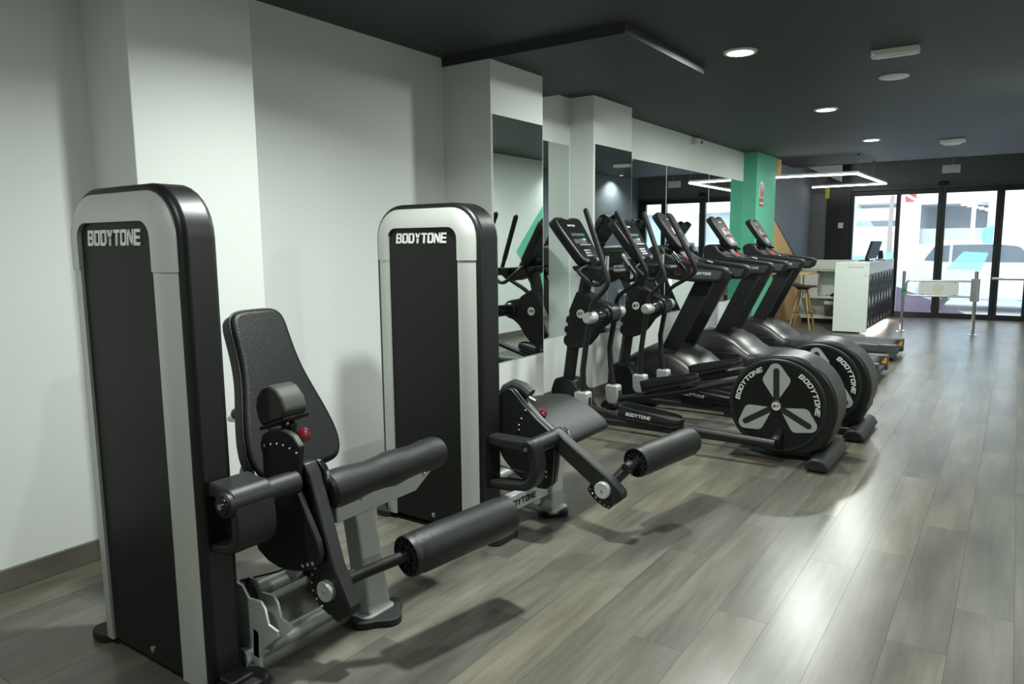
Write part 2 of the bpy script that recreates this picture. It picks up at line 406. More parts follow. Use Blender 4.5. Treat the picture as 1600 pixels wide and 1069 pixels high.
# ================================================================== LIGHTS AND CEILING FITTINGS
def downlight(x, y, label, group, power=LAMP_W, spread=178):
    t = thing('downlight', (x, y, ZC), label, 'ceiling light', group)
    MB().lathe([(.088, -.001), (.088, -.012), (.108, -.010), (.112, 0), (.088, 0)], (x, y, ZC), (0, 0, 1), 28).build('trim_ring', 'white_plastic', t)
    MB().lathe([(.087, -.002), (.087, -.006), (.0, -.009)], (x, y, ZC), (0, 0, 1), 28).build('diffuser', 'lamp_glow', t)
    l = bpy.data.lights.new('lamp', 'AREA'); l.shape = 'DISK'; l.size = .17; l.energy = power; l.color = LAMP_COL; l.spread = R(spread)
    o = bpy.data.objects.new('lamp', l); C.objects.link(o); o.parent = t; o.location = (0, 0, -.014)
    return t
DL = [(-1.65, 5.17, 'bright round downlight beside the dropped ceiling box'), (-1.65, 7.88, 'bright round downlight in the middle of the lit row'),
      (-1.65, 10.6, 'bright round downlight closest to the hanging light frame')]
for x, y, lb in DL: downlight(x, y, lb, 'downlights in a row')
downlight(-1.65, 2.22, 'bright round downlight above the weight machines', 'downlights in a row', LAMP_W, 148)
downlight(1.75, 3.2, 'bright round downlight in the side room behind the right wall', 'downlights in a row')
downlight(-1.65, -.25, 'unseen round downlight added at the back of the gym to light the tower fronts', 'downlights in a row', 24)  # added out of view, weaker than the row, to brighten the tower fronts
def spot(x, y, label):
    t = thing('ceiling_spot', (x, y, ZC), label, 'spotlight', 'small spots along the wall')
    MB().lathe([(.045, 0), (.048, -.012), (.030, -.010), (.028, 0)], (x, y, ZC), (0, 0, 1), 20).build('trim_ring', 'white_plastic', t)
    MB().lathe([(.028, -.003), (.0, -.005)], (x, y, ZC), (0, 0, 1), 20).build('bulb', 'lamp_glow', t)
    l = bpy.data.lights.new('lamp', 'SPOT'); l.energy = 55; l.spot_size = R(140); l.spot_blend = .6; l.color = (.92, 1, .96); l.shadow_soft_size = .03
    o = bpy.data.objects.new('lamp', l); C.objects.link(o); o.parent = t; o.location = (0, 0, -.02)
for y, lb in ((5.15, 'small round spot level with the dropped ceiling box'), (7.75, 'small round spot over the white part of the right wall'), (10.4, 'small round spot over the green chevron'), (13.0, 'small round spot over the dark grey wall switch')): spot(.08, y, lb)

def emergency(x, y, label):
    t = thing('emergency_light', (x, y, ZC), label, 'emergency light')
    MB().px([(y-.05, ZC), (y-.045, ZC-.035), (y-.03, ZC-.045), (y+.03, ZC-.045), (y+.045, ZC-.035), (y+.05, ZC)], x-.145, x+.145).build('body', 'white_plastic', t, bevel=.004)
    MB().px([(y-.03, ZC-.044), (y+.03, ZC-.044), (y+.026, ZC-.050), (y-.026, ZC-.050)], x-.12, x+.12).build('lens', 'key_white', t, bevel=.002)
    MB().ball((x-.125, y-.047, ZC-.028), .006, .004, .006, 8, 5).build('indicator', 'led_green', t)
emergency(-.775, 5.73, 'white oblong emergency light with a green dot beside the nearer round disc')
emergency(-.79, 11.25, 'small white oblong emergency light just before the shopfront ceiling step')
def ceil_disc(x, y, label):
    t = thing('ceiling_disc', (x, y, ZC), label, 'ceiling speaker')
    MB().lathe([(.11, 0), (.108, -.008), (.09, -.014)], (x, y, ZC), (0, 0, 1), 28).build('rim', 'white_plastic', t)
    MB().lathe([(.09, -.010), (.0, -.016)], (x, y, ZC), (0, 0, 1), 28).build('cover', 'cream', t)
ceil_disc(-.90, 6.66, 'round white ceiling speaker close to the oblong light with green dot')
ceil_disc(-.83, 11.75, 'round white ceiling speaker nearest the shopfront')

# hanging light frame over the desk
t = thing('pendant_light_frame', (-2.05, 12.2, 2.42), 'thin white glowing light frame hung over the reception desk', 'pendant light')
ZL = 2.42; A_, B_, C_, D_ = (-2.07, 12.22), (-2.02, 14.72), (-3.27, 14.76), (-3.37, 12.05)
for p, q in ((D_, A_), (A_, B_), (B_, C_)):
    MB().bar((p[0], p[1], ZL+.016), (q[0], q[1], ZL+.016), .04, .03).build('housing', 'white_plastic', t)
    MB().bar((p[0], p[1], ZL-.010), (q[0], q[1], ZL-.010), .036, .022).build('light_strip', 'led_glow', t)
for x, y, zt in ((-2.07, 12.25, ZC), (-2.03, 14.6, 3.1), (-2.6, 14.74, 3.1), (-2.05, 13.5, ZC)):
    MB().cyl((x, y, ZL+.03), (x, y, zt), .003, 6).build('wire', 'steel', t)
    MB().cyl((x, y, zt-.02), (x, y, zt), .018, 10).build('ceiling_mount', 'frame_black', t)

o = thing('wall_sensor', (XW, 8.95, 2.64), 'small white sensor box high on the wall above the long mirror', 'sensor')
MB().box(XW, XW+.07, 8.85, 9.05, 2.60, 2.68).build('box', 'white_plastic', o, bevel=.006)
MB().box(XW+.07, XW+.076, 8.98, 9.02, 2.62, 2.66).build('lens', 'screen_grey', o)
t = thing('exit_sign', (-.99, 14.2, 2.50), 'white hanging sign box over the glass doors', 'sign')
MB().box(-1.12, -.86, 14.18, 14.21, 2.50, 2.63).build('plate', 'white_plastic', t, bevel=.005)
MB().cyl((-.97, 14.195, 2.63), (-.97, 14.195, 3.1), .006, 8).build('rod', 'steel', t)
MB().ball((-.90, 14.177, 2.57), .008, .004, .008, 8, 5).build('indicator', 'led_green', t)
t = thing('door_sensor', (-1.17, YF-.04, 2.40), 'small black motion sensor above the door joint', 'sensor')
MB().ball((-1.17, YF-.04, 2.41), .07, .04, .035).build('dome', 'frame_black', t)
MB().box(-1.25, -1.09, YF-.03, YF, 2.36, 2.43).build('base', 'frame_black', t, bevel=.005)
t = thing('wall_switch', (-2.84, YF-.04, 1.70), 'white square switch on the black shopfront pier', 'switch')
MB().box(-2.88, -2.79, YF-.045, YF-.03, 1.65, 1.75).build('plate', 'white_plastic', t, bevel=.004)
MB().box(-2.86, -2.81, YF-.05, YF-.044, 1.67, 1.73).build('rocker', 'cream', t, bevel=.002)
t = thing('wall_switch', (XR-.006, 13.3, 1.55), 'white switch plate on the dark grey wall', 'switch')
MB().box(XR-.02, XR-.006, 13.26, 13.34, 1.51, 1.59).build('plate', 'white_plastic', t, bevel=.003)
MB().box(XR-.024, XR-.018, 13.275, 13.325, 1.525, 1.575).build('rocker', 'cream', t)
t = thing('safety_strip', (-3.1, YF-.04, 2.25), 'narrow yellow and grey strip sign hung at the grey wall end', 'sign')
MB().box(-3.14, -3.06, YF-.045, YF-.03, 2.22, 2.44).build('yellow_plate', 'yellow', t)
MB().box(-3.14, -3.06, YF-.045, YF-.03, 2.44, 2.56).build('grey_plate', 'deck_grey', t)

# fire sign on the green pillar
t = thing('fire_sign', (-3.19, 11.2, 2.1), 'red and cream fire extinguisher sign on the green pillar', 'sign')
MB().px(arc(11.195, 2.20, .10, 0, 180, 10)+[(11.095, 1.93), (11.295, 1.93)], -3.194, -3.189).build('plate', 'sign_white', t, smooth=False)
MB().box(-3.19, -3.186, 11.095, 11.295, 1.93, 2.05).build('red_band', 'sign_red', t)
MB().px(rrect(11.12, 11.165, 2.06, 2.20, .015), -3.19, -3.186).px([(11.135, 2.2), (11.155, 2.2), (11.18, 2.24), (11.13, 2.25)], -3.19, -3.186).build('extinguisher_symbol', 'sign_red', t, smooth=False)
MB().px([(11.20, 2.06), (11.27, 2.06), (11.28, 2.13), (11.26, 2.19), (11.25, 2.15), (11.23, 2.25), (11.21, 2.16), (11.19, 2.12)], -3.19, -3.186).build('flame_symbol', 'sign_red', t, smooth=False)
for k in range(6): pass
MB().box(-3.187, -3.1845, 11.115, 11.275, 1.965, 1.99).build('text_bar', 'sign_white', t)

# ================================================================== MIRRORS
def mirror(x, y0, y1, label, group=None, z0=.58, z1=2.29):
    t = thing('wall_mirror', (x, (y0+y1)/2, z0), label, 'mirror', group)
    MB().box(x, x+.004, y0, y1, z0, z1).build('backing', 'mirror_edge', t)
    MB().box(x+.0035, x+.0055, y0+.005, y1-.005, z0+.003, z1-.003).build('glass', 'mirror', t, smooth=False)
    for z in (z0+.12, z1-.12):
        pass
mirror(-2.98, 4.105, 4.750, 'narrow tall mirror on the pilaster behind the weight tower')
mirror(XW, 4.77, 5.855, 'mirror on the recessed wall between the two pilasters')
mirror(-3.15, 5.885, 6.645, 'narrow tall mirror on the pilaster next to the long wall mirrors')
mirror(XW, 6.67, 8.072, 'long wall mirror panel next to the white pilaster')
mirror(XW, 8.076, 9.483, 'middle panel of the long wall mirrors')
mirror(XW, 9.487, 10.93, 'long wall mirror panel next to the green pillar')

# ================================================================== WEIGHT MACHINES
def offset_path(u, zb, half=.22, top=1.50, rin=.055):
    """arch outline at distance u outside the inner edge of the trim; local x about the tower middle"""
    r = rin+u
    return [(half+u, zb)]+[(half+u, top-rin)]+arc(half-rin, top-rin, r, 0, 90, 8)[1:]+arc(-half+rin, top-rin, r, 90, 180, 8)+[(-half-u, zb)]
def tower(t, cx, y0, dep=.18):
    def P(u, d, zb): return [(cx+a, y0+d, b) for a, b in offset_path(u, zb)]
    # black shell
    sh = [(cx+a, b) for a, b in offset_path(.113, .02)]
    MB().py(sh, y0+.030, y0+dep).build('weight_tower_shell', 'shell', t, bevel=.022, seg=4)
    MB().py([(cx+a, b) for a, b in offset_path(.002, .035)], y0+.010, y0+.06).build('front_panel', 'panel_dark', t)
    # silver trim: section swept round the arch
    sec = [(0, .012), (0, 0), (.038, 0), (.086, .028), (.086, .060), (0, .060)]
    def sweep(name, zb, cut, grow, m):
        b = MB(); rings = []
        for u, d in sec:
            pts = [(cx+a, y0+d, z) for a, z in offset_path(u+(grow if u else -grow*.3), zb)]; rings.append([(p[0], p[1]-grow, p[2]) for p in pts])
        n = len(rings[0]); k = len(sec)
        if cut == 'cap': idx = list(range(0, n))
        vs = [rings[j][i] for i in range(n) for j in range(k)]
        fs = [(i*k+j, i*k+(j+1) % k, (i+1)*k+(j+1) % k, (i+1)*k+j) for i in range(n-1) for j in range(k)]
        b.add(vs, fs); b.add(vs[:k], [tuple(range(k))]); b.add(vs[-k:], [tuple(range(k))])
        return b.build(name, m, t, ang=40)
    sweep('trim_cap', 1.345, 'cap', .004, 'silver_strip')
    for s in (-1, 1):
        b = MB(); b.pz([(cx+s*(.22+u), y0+d) for u, d in sec], .03, 1.40); b.build('trim_strip', 'silver_strip', t)
        MB().pz([(cx+(.385 if s > 0 else -.315)+a, y0+.085+b_) for a, b_ in rrect(-.055, .055, -.10, .10, .04)], 0, .035).build('rubber_foot', 'rubber', t, bevel=.006)
    MB().box(cx-.30, cx+.40, y0+.055, y0+.14, .0, .05).build('base_bar', 'black', t, bevel=.006)
    MB().lathe([(.012, 0), (.012, .004), (.006, .007)], (cx+.03, y0+.010, .07), (0, -1, 0), 12).build('bolt', 'steel', t)
    lettering('lettering', 'BODYTONE', (cx-.170, y0+.010, 1.425), (1, 0, 0), (0, 0, 1), (0, -1, 0), .325, 'letter', t, .004, .050)
def roller(t, p, q, r, nm='foot_roller'):
    p, q = Vector(p), Vector(q); L = (q-p).length; d = (q-p).normalized()
    ro = MB().lathe([(r*.80, 0), (r*.93, .006), (r, .03), (r*1.0, L*.35), (r*.985, L*.5), (r, L*.65), (r, L-.035), (r*.9, L-.008), (r*.5, L)], p, d, 32).build(nm, 'leather', t)
    b = MB().lathe([(r*.30, -.020), (r*.34, -.024), (r*.36, -.010), (r*.50, -.006), (r*.86, -.006), (r*.87, -.020), (r*.95, -.020), (r*.98, -.010), (r*.98, .004)], p, d, 32)
    a = d.orthogonal().normalized(); c = d.cross(a)
    for k in range(14):
        w = 2*PI*k/14; e = a*math.cos(w)+c*math.sin(w)
        b.bar(p+e*r*.50-d*.011, p+e*r*.88-d*.011, .007, .012, d)
    b.build('roller_end_cap', 'black', ro)
    return ro
def knob(t, p, d, r=.022, L=.03):
    k = MB().lathe([(.007, -.03), (.007, 0), (r*.55, .002), (r*.95, L*.25), (r, L*.55), (r*.85, L*.85), (r*.4, L)], p, d, 20).build('red_knob', 'red_knob', t)
    MB().lathe([(.010, -.055), (.010, -.018), (.007, -.015)], p, d, 14).build('pin_sleeve', 'steel', k)
def foot_plate(t, x, y, rx=.075, ry=.06):
    p = [(x+rx*(1+.13*math.cos(4*a))*math.cos(a), y+ry*(1+.13*math.cos(4*a))*math.sin(a)) for a in [2*PI*k/32 for k in range(32)]]
    MB().pz(p, 0, .03).build('rubber_foot', 'rubber', t, bevel=.006)
def bolts(t, pts, y, r=.006, m='steel', nm='index_pin'):
    for x, z in pts: MB().lathe([(r, 0), (r, .003), (r*.5, .006)], (x, y, z), (0, -1, 0), 10).build(nm, m, t)

# ---- leg extension, nearest tower
t = thing('leg_extension_machine', (-2.1, 1.6, 0), 'leg extension machine with tall black backrest, nearest the bare white wall end', 'gym machine')
M1 = t; Y0 = 1.20; CX = -2.35
tower(t, CX, Y0, .150)
# grab handle: a bent wide strap off the tower side carrying the pivot tube
hd = MB(); out = [(-2.01, .700), (-1.945, .690)]+arc(-1.925, .648, .045, 80, 0, 5)+[(-1.872, .58)]+arc(-1.95, .555, .078, 0, -75, 6)+[(-2.02, .468)]
inn = [(-2.02, .496), (-1.955, .508)]+arc(-1.955, .560, .052, -70, 0, 5)+[(-1.905, .60), (-1.935, .640), (-1.96, .652), (-2.01, .655)]
hd.py(out+inn, Y0+.055, Y0+.20).build('grab_handle', 'black', t, bevel=.008, seg=3)
pt = MB().lathe([(.034, 0), (.040, .006), (.040, .27)], (-1.918, Y0+.040, .645), (0, 1, 0), 24).build('pivot_tube', 'black', t)
MB().lathe([(.030, -.002), (.030, .006)], (-1.918, Y0+.038, .645), (0, 1, 0), 20).build('tube_end', 'black_gloss', pt)
MB().lathe([(.010, -.008), (.010, .0)], (-1.918, Y0+.038, .645), (0, 1, 0), 12).build('bolt', 'steel', pt)
# cam plate pair
cam_o = [(-2.108, .744), (-2.091, .78), (-2.055, .80), (-2.012, .808), (-1.965, .806), (-1.93, .795), (-1.9, .764), (-1.91, .709), (-1.93, .616), (-1.878, .527), (-1.836, .454), (-1.826, .41), (-1.835, .375), (-1.88, .345), (-1.93, .325), (-1.981, .315), (-2.04, .312), (-2.097, .322), (-2.15, .350), (-2.185, .41), (-2.18, .47), (-2.134, .545), (-2.10, .62), (-2.098, .703)]
cp = MB().py(cam_o, 1.52, 1.545).build('cam_plate', 'black', t, bevel=.004)
MB().py([(-1.93, .68), (-1.95, .60), (-1.90, .527), (-1.86, .454), (-1.85, .41), (-1.86, .375), (-1.90, .35), (-1.98, .325), (-2.05, .322), (-2.10, .335), (-2.15, .36), (-2.175, .41), (-2.17, .47), (-2.13, .545), (-2.09, .62), (-2.06, .68)], 1.545, 1.60).build('cam_wheel', 'shell', t, bevel=.006)
bolts(cp, [(-2.078+.033*k, .742+.017*math.sin(PI*k/5)) for k in range(6)], 1.52, .005)
bolts(cp, [(-1.86, .372), (-1.885, .362), (-1.91, .352)], 1.52, .007)
# swinging arm
arm_o = [(-1.985, .655), (-1.965, .690), (-1.925, .695), (-1.90, .66), (-1.80, .354), (-1.731, .236), (-1.735, .205), (-1.79, .165), (-1.821, .174), (-1.84, .236), (-1.895, .443), (-1.98, .595)]
ar = MB().py(arm_o, 1.555, 1.61).build('swing_arm', 'black', t, bevel=.006, seg=2)
sct = MB().py([(-1.80, .33), (-1.90, .345), (-1.938, .310), (-1.945, .265), (-1.930, .220), (-1.895, .185), (-1.85, .168), (-1.80, .19)], 1.572, 1.59).build('index_sector', 'black', ar, bevel=.002)
bolts(sct, [(-1.910, .325), (-1.926, .298), (-1.931, .268), (-1.925, .239), (-1.909, .212), (-1.884, .192)], 1.572, .005)
hb = MB().lathe([(.036, 0), (.036, .018), (.032, .022), (.012, .020)], (-1.83, 1.555, .273), (0, -1, 0), 28).build('hub_disc', 'silver', ar)
MB().lathe([(.006, .018), (.006, .023)], (-1.83, 1.555, .273), (0, -1, 0), 8).build('hub_bolt', 'steel', hb)
MB().lathe([(.048, 0), (.048, .012)], (-1.925, 1.612, .645), (0, 1, 0), 30).build('pivot_disc', 'chrome', ar)
# roller bar and roller
MB().tube([(-1.81, 1.60, .285), (-1.775, 1.66, .305), (-1.735, 1.70, .325), (-1.665, 1.79, .355), (-1.61, 2.06, .366)], .021, 12, fillet=.03).build('roller_bar', 'black', t)
MB().lathe([(.026, 0), (.026, .05)], (-1.81, 1.60, .285), (0, 1, .1), 16).build('bar_socket', 'black', t)
roller(t, (-1.665, 1.785, .352), (-1.572, 2.25, .372), .076)
# hold-down pad on the lever top, with its red pin
MB().py([(-2.115, .80), (-1.995, .845), (-1.985, .870), (-2.000, .910), (-2.030, .940), (-2.065, .950), (-2.105, .938), (-2.135, .905), (-2.145, .865), (-2.135, .825)], 1.535, 1.635).build('lever_pad', 'leather_soft', t, bevel=.010, seg=3)
MB().py([(-2.12, .785), (-1.99, .835), (-1.985, .848), (-2.118, .80)], 1.53, 1.64).build('pad_plate', 'black', t, bevel=.002)
MB().bar((-2.06, 1.60, .72), (-2.045, 1.60, .815), .03, .05, (1, 0, 0)).build('lever', 'black', t, bevel=.004)
bolts(t, [(-2.005, .822), (-2.10, .785)], 1.56, .008, 'steel', 'bolt')
knob(t, (-1.985, 1.60, .775), (1, -.15, .1), .026, .034)
# backrest: waisted upholstered pad leaning back
bo = Vector((-2.29, 1.83, .535)); V_ = Vector((-.40, 0, 1)).normalized(); N_ = V_.cross(Vector((0, -1, 0))).normalized()
half = [(0, .0), (.15, .0), (.186, .03), (.198, .08), (.196, .14), (.180, .22), (.155, .31), (.134, .39), (.122, .47), (.118, .55), (.116, .61), (.106, .65), (.075, .670), (0, .672)]
half = [(a*1.10, b) for a, b in half]
outl = chaikin(half[:-1]+[(0, .672)]+[(-a, b) for a, b in half[::-1][1:-1]])
def pad(name, outl, O, U, V, N, dep, m, parent, bev, seg=4):
    return MB().frame(outl, O, U, V, N, dep).build(name, m, parent, bevel=bev, seg=seg)
if N_.x < 0: N_ = -N_
br = pad('backrest', outl, bo-N_*.055, (0, 1, 0), V_, N_, .09, 'leather', t, .020)
MB().tube([bo-N_*.012*0+Vector((0, 1, 0))*a*1.004+V_*(b*1.002)+N_*.012 for a, b in outl+outl[:1]], .0045, 6, False).build('piping', 'leather', br)
MB().frame([(-.05, .05), (.05, .05), (.04, .6), (-.04, .6)], bo-N_*.085, (0, 1, 0), V_, N_, .032).build('backrest_board', 'silver_paint', t, bevel=.003)
# seat behind the knee roll, knee roll, bracket, post, base
MB().py([(-1.955, .49), (-1.96, .52), (-2.01, .525), (-2.31, .445), (-2.36, .42), (-2.34, .385), (-2.0, .44)], 1.67, 2.10).build('seat_pad', 'leather', t, bevel=.02, seg=3)
kr = [(.055, 0), (.066, .012), (.069, .05), (.067, .12), (.060, .20), (.063, .27), (.070, .32), (.063, .39), (.060, .46), (.066, .53), (.066, .58), (.060, .598), (.03, .605)]
MB().lathe(kr, (-1.922, 1.635, .572), (0, 1, 0), 30).build('knee_roll', 'leather', t)
MB().px([(1.66, .545), (2.16, .545), (2.17, .515), (2.07, .455), (1.66, .455)], -1.955, -1.893).build('roll_bracket', 'silver_paint', t, bevel=.006)
bolts(t, [], 1.6)
for y in (1.78, 2.12): MB().lathe([(.008, 0), (.008, .005), (.004, .008)], (-1.893, y, .512), (1, 0, 0), 10).build('bolt', 'steel', t)
MB().px([(1.765, .47), (1.860, .47), (1.940, .022), (1.825, .022)], -1.995, -1.915).build('seat_post', 'silver_paint', t, bevel=.012, seg=3)
MB().pz(rrect(-2.005, -1.90, 1.79, 1.95, .03), .028, .036).build('post_plate', 'silver_paint', t)
foot_plate(t, -1.935, 1.88, .095, .105)
MB().cyl((-2.045, 1.36, .052), (-2.045, 1.86, .052), .032, 18).build('base_tube', 'silver_paint', t)
MB().cyl((-2.42, 1.36, .052), (-2.42, 2.0, .052), .032, 18).build('base_tube', 'silver_paint', t)
MB().bar((-2.45, 1.93, .06), (-1.95, 1.93, .06), .05, .045).build('cross_bar', 'black', t, bevel=.004)
MB().bar((-2.40, 1.85, .06), (-2.33, 1.90, .48), .05, .05).build('rear_post', 'silver_paint', t, bevel=.004)
foot_plate(t, -2.42, 2.02)
# pulley bracket with its wheel and cable
pb = [(-2.11, .06), (-2.11, .27), (-2.095, .30), (-2.06, .295), (-2.03, .26), (-1.965, .265), (-1.945, .245), (-1.93, .195), (-1.885, .185), (-1.885, .165), (-1.97, .095), (-1.985, .06)]
MB().py(pb, 1.385, 1.393).build('pulley_bracket', 'silver_paint', t)
MB().py(pb, 1.435, 1.443).build('pulley_bracket', 'silver_paint', t)
MB().lathe([(.055, 0), (.045, .012), (.045, .026), (.055, .038)], (-2.10, 1.395, .235), (0, 1, 0), 24).build('pulley', 'black', t)
MB().tube([(-2.11, 1.414, .288), (-2.02, 1.50, .31), (-1.98, 1.56, .33)], .004, 6).build('cable', 'black', t)
MB().py([(-2.02, .02), (-1.99, .02), (-1.985, .15), (-2.01, .16)], 1.385, 1.40).build('gusset', 'silver_paint', t)
# range lever seen behind the backrest
MB().tube([(-2.95, 1.98, .63), (-2.72, 1.98, .655), (-2.50, 1.90, .63)], .018, 10).build('range_lever', 'silver_paint', t)
knob(t, (-2.76, 1.90, .690), (-1, -.3, 0), .028, .036)
MB().lathe([(.05, 0), (.05, .03)], (-2.33, 1.62, .56), (0, 1, 0), 22).build('tilt_disc', 'silver_paint', t)

# ---- prone leg curl, second tower
t = thing('leg_curl_machine', (-2.1, 3.1, 0), 'leg curl machine with a humped black bench pad and slanting roller arm', 'gym machine')
Y0 = 2.665; CX = -2.36
tower(t, CX, Y0)
out = [(-2.03, .512), (-1.83, .512)]+arc(-1.80, .480, .042, 70, 0, 5)+[(-1.745, .40)]+arc(-1.855, .370, .105, 0, -75, 6)+[(-2.03, .248)]
inn = [(-2.03, .288), (-1.87, .305)]+arc(-1.865, .375, .07, -80, 0, 5)+[(-1.795, .43), (-1.83, .455), (-2.03, .462)]
MB().py(out+inn, Y0+.065, Y0+.145).build('grab_handle', 'black', t, bevel=.012, seg=3)
pt = MB().lathe([(.034, 0), (.040, .006), (.040, .25)], (-1.803, Y0+.060, .478), (0, 1, 0), 24).build('pivot_tube', 'black', t)
MB().lathe([(.028, -.003), (.028, .006)], (-1.803, Y0+.058, .478), (0, 1, 0), 20).build('tube_end', 'black_gloss', pt)
MB().lathe([(.010, -.009), (.010, .0)], (-1.803, Y0+.058, .478), (0, 1, 0), 12).build('bolt', 'steel', pt)
cam2 = [(-2.145, .60), (-2.132, .645), (-2.105, .68), (-2.072, .697), (-2.045, .688), (-2.02, .665), (-1.979, .623), (-1.90, .556), (-1.815, .498), (-1.80, .435), (-1.805, .33), (-1.818, .240), (-1.845, .210), (-1.889, .206), (-1.966, .222), (-2.037, .262), (-2.105, .325), (-2.145, .40), (-2.155, .50)]
cp = MB().py(cam2, 2.965, 2.985).build('cam_plate', 'black', t, bevel=.003)
MB().py([(x, z) for x, z in cam2], 2.995, 3.03).build('cam_wheel', 'shell', t, bevel=.006)
bolts(cp, [(-1.965, .595), (-1.99, .55), (-2.005, .515), (-2.005, .490), (-1.845, .30), (-1.845, .275)], 2.965, .006)
MB().tube([(-2.152, 3.03, .63), (-2.125, 3.03, .675), (-2.07, 3.03, .705), (-2.02, 3.03, .695), (-1.975, 3.03, .665)], .030, 10).build('lever_pad', 'leather_soft', t)
MB().lathe([(.012, 0), (.012, .04)], (-1.97, 3.01, .65), (1, 0, -.4), 12).build('pad_bolt', 'steel', t)
ar = MB().py([(-1.845, .500), (-1.80, .525), (-1.765, .508), (-1.735, .482), (-1.489, .325), (-1.43, .272), (-1.425, .245), (-1.47, .203), (-1.535, .215), (-1.60, .290), (-1.80, .425), (-1.845, .455)], 2.955, 3.015).build('swing_arm', 'black', t, bevel=.008, seg=2)
sct = MB().py([(-1.56, .285), (-1.605, .280), (-1.620, .250), (-1.605, .225), (-1.566, .195), (-1.53, .178), (-1.505, .173), (-1.475, .203)], 2.975, 2.99).build('index_sector', 'black', ar, bevel=.002)
bolts(sct, [(-1.604, .255), (-1.592, .235), (-1.573, .219), (-1.550, .203), (-1.527, .192), (-1.507, .188)], 2.975, .005)
hb = MB().lathe([(.040, 0), (.040, .016), (.035, .020), (.012, .018)], (-1.525, 2.955, .272), (0, -1, 0), 28).build('hub_disc', 'silver', ar)
MB().lathe([(.006, .016), (.006, .021)], (-1.525, 2.955, .272), (0, -1, 0), 8).build('hub_bolt', 'steel', hb)
MB().lathe([(.046, 0), (.046, .012)], (-1.79, 3.016, .478), (0, 1, 0), 30).build('pivot_disc', 'chrome', ar)
MB().bar((-1.515, 3.02, .285), (-1.445, 3.10, .378), .045, .04).build('crank', 'black', t, bevel=.006)
MB().cyl((-1.455, 3.04, .365), (-1.41, 3.35, .378), .022, 14).build('roller_bar', 'black', t)
roller(t, (-1.440, 3.15, .370), (-1.348, 3.61, .385), .074)
knob(t, (-1.945, 3.08, .557), (1, -.2, .5), .024, .03)
# bench pad with a hump, running on behind the tower
prof = [(-1.785, .405), (-1.772, .43), (-1.79, .462), (-1.86, .510), (-1.95, .555), (-2.03, .578), (-2.10, .575), (-2.2, .555), (-2.45, .50), (-2.72, .465), (-2.78, .445), (-2.78, .40), (-2.70, .395), (-2.3, .45), (-2.05, .50), (-1.93, .455), (-1.84, .40)]
MB().py(prof, 3.05, 3.50).build('bench_pad', 'leather', t, bevel=.018, seg=3)
MB().py([(-1.88, .42), (-2.05, .485), (-2.3, .435), (-2.7, .38), (-2.7, .35), (-2.3, .40), (-1.9, .39)], 3.12, 3.43).build('bench_board', 'silver_paint', t)
MB().px([(3.13, .44), (3.22, .44), (3.235, .022), (3.12, .022)], -1.985, -1.905).build('bench_post', 'silver_paint', t, bevel=.010, seg=3)
MB().pz(rrect(-2.01, -1.885, 3.11, 3.26, .03), .022, .032).build('post_plate', 'silver_paint', t)
foot_plate(t, -1.945, 3.19, .08, .08)
bm_ = MB().bar((-2.07, 2.80, .10), (-1.95, 3.15, .16), .045, .085).build('base_beam', 'silver_paint', t, bevel=.006)
d_ = Vector((.12, .35, .06)).normalized(); n_ = Vector((d_.y, -d_.x, 0)).normalized()
lettering('lettering', 'BODYTONE', Vector((-2.045, 2.875, .095))+n_*.0235, d_, d_.cross(n_)*-1 if d_.cross(n_).z < 0 else d_.cross(n_), n_, .20, 'letter_dark', bm_, .002, .032)
MB().cyl((-2.45, 2.85, .05), (-2.45, 3.5, .05), .030, 16).build('base_tube', 'silver_paint', t)
MB().bar((-2.5, 3.30, .05), (-1.95, 3.24, .07), .05, .05).build('cross_bar', 'silver_paint', t, bevel=.004)
MB().bar((-2.45, 3.28, .05), (-2.45, 3.28, .42), .06, .06, (0, 1, 0)).build('rear_post', 'silver_paint', t, bevel=.006)
foot_plate(t, -2.45, 3.5)
MB().tube([(-2.10, 2.86, .33), (-2.02, 2.93, .29), (-1.96, 2.99, .26)], .004, 6).build('cable', 'black', t)

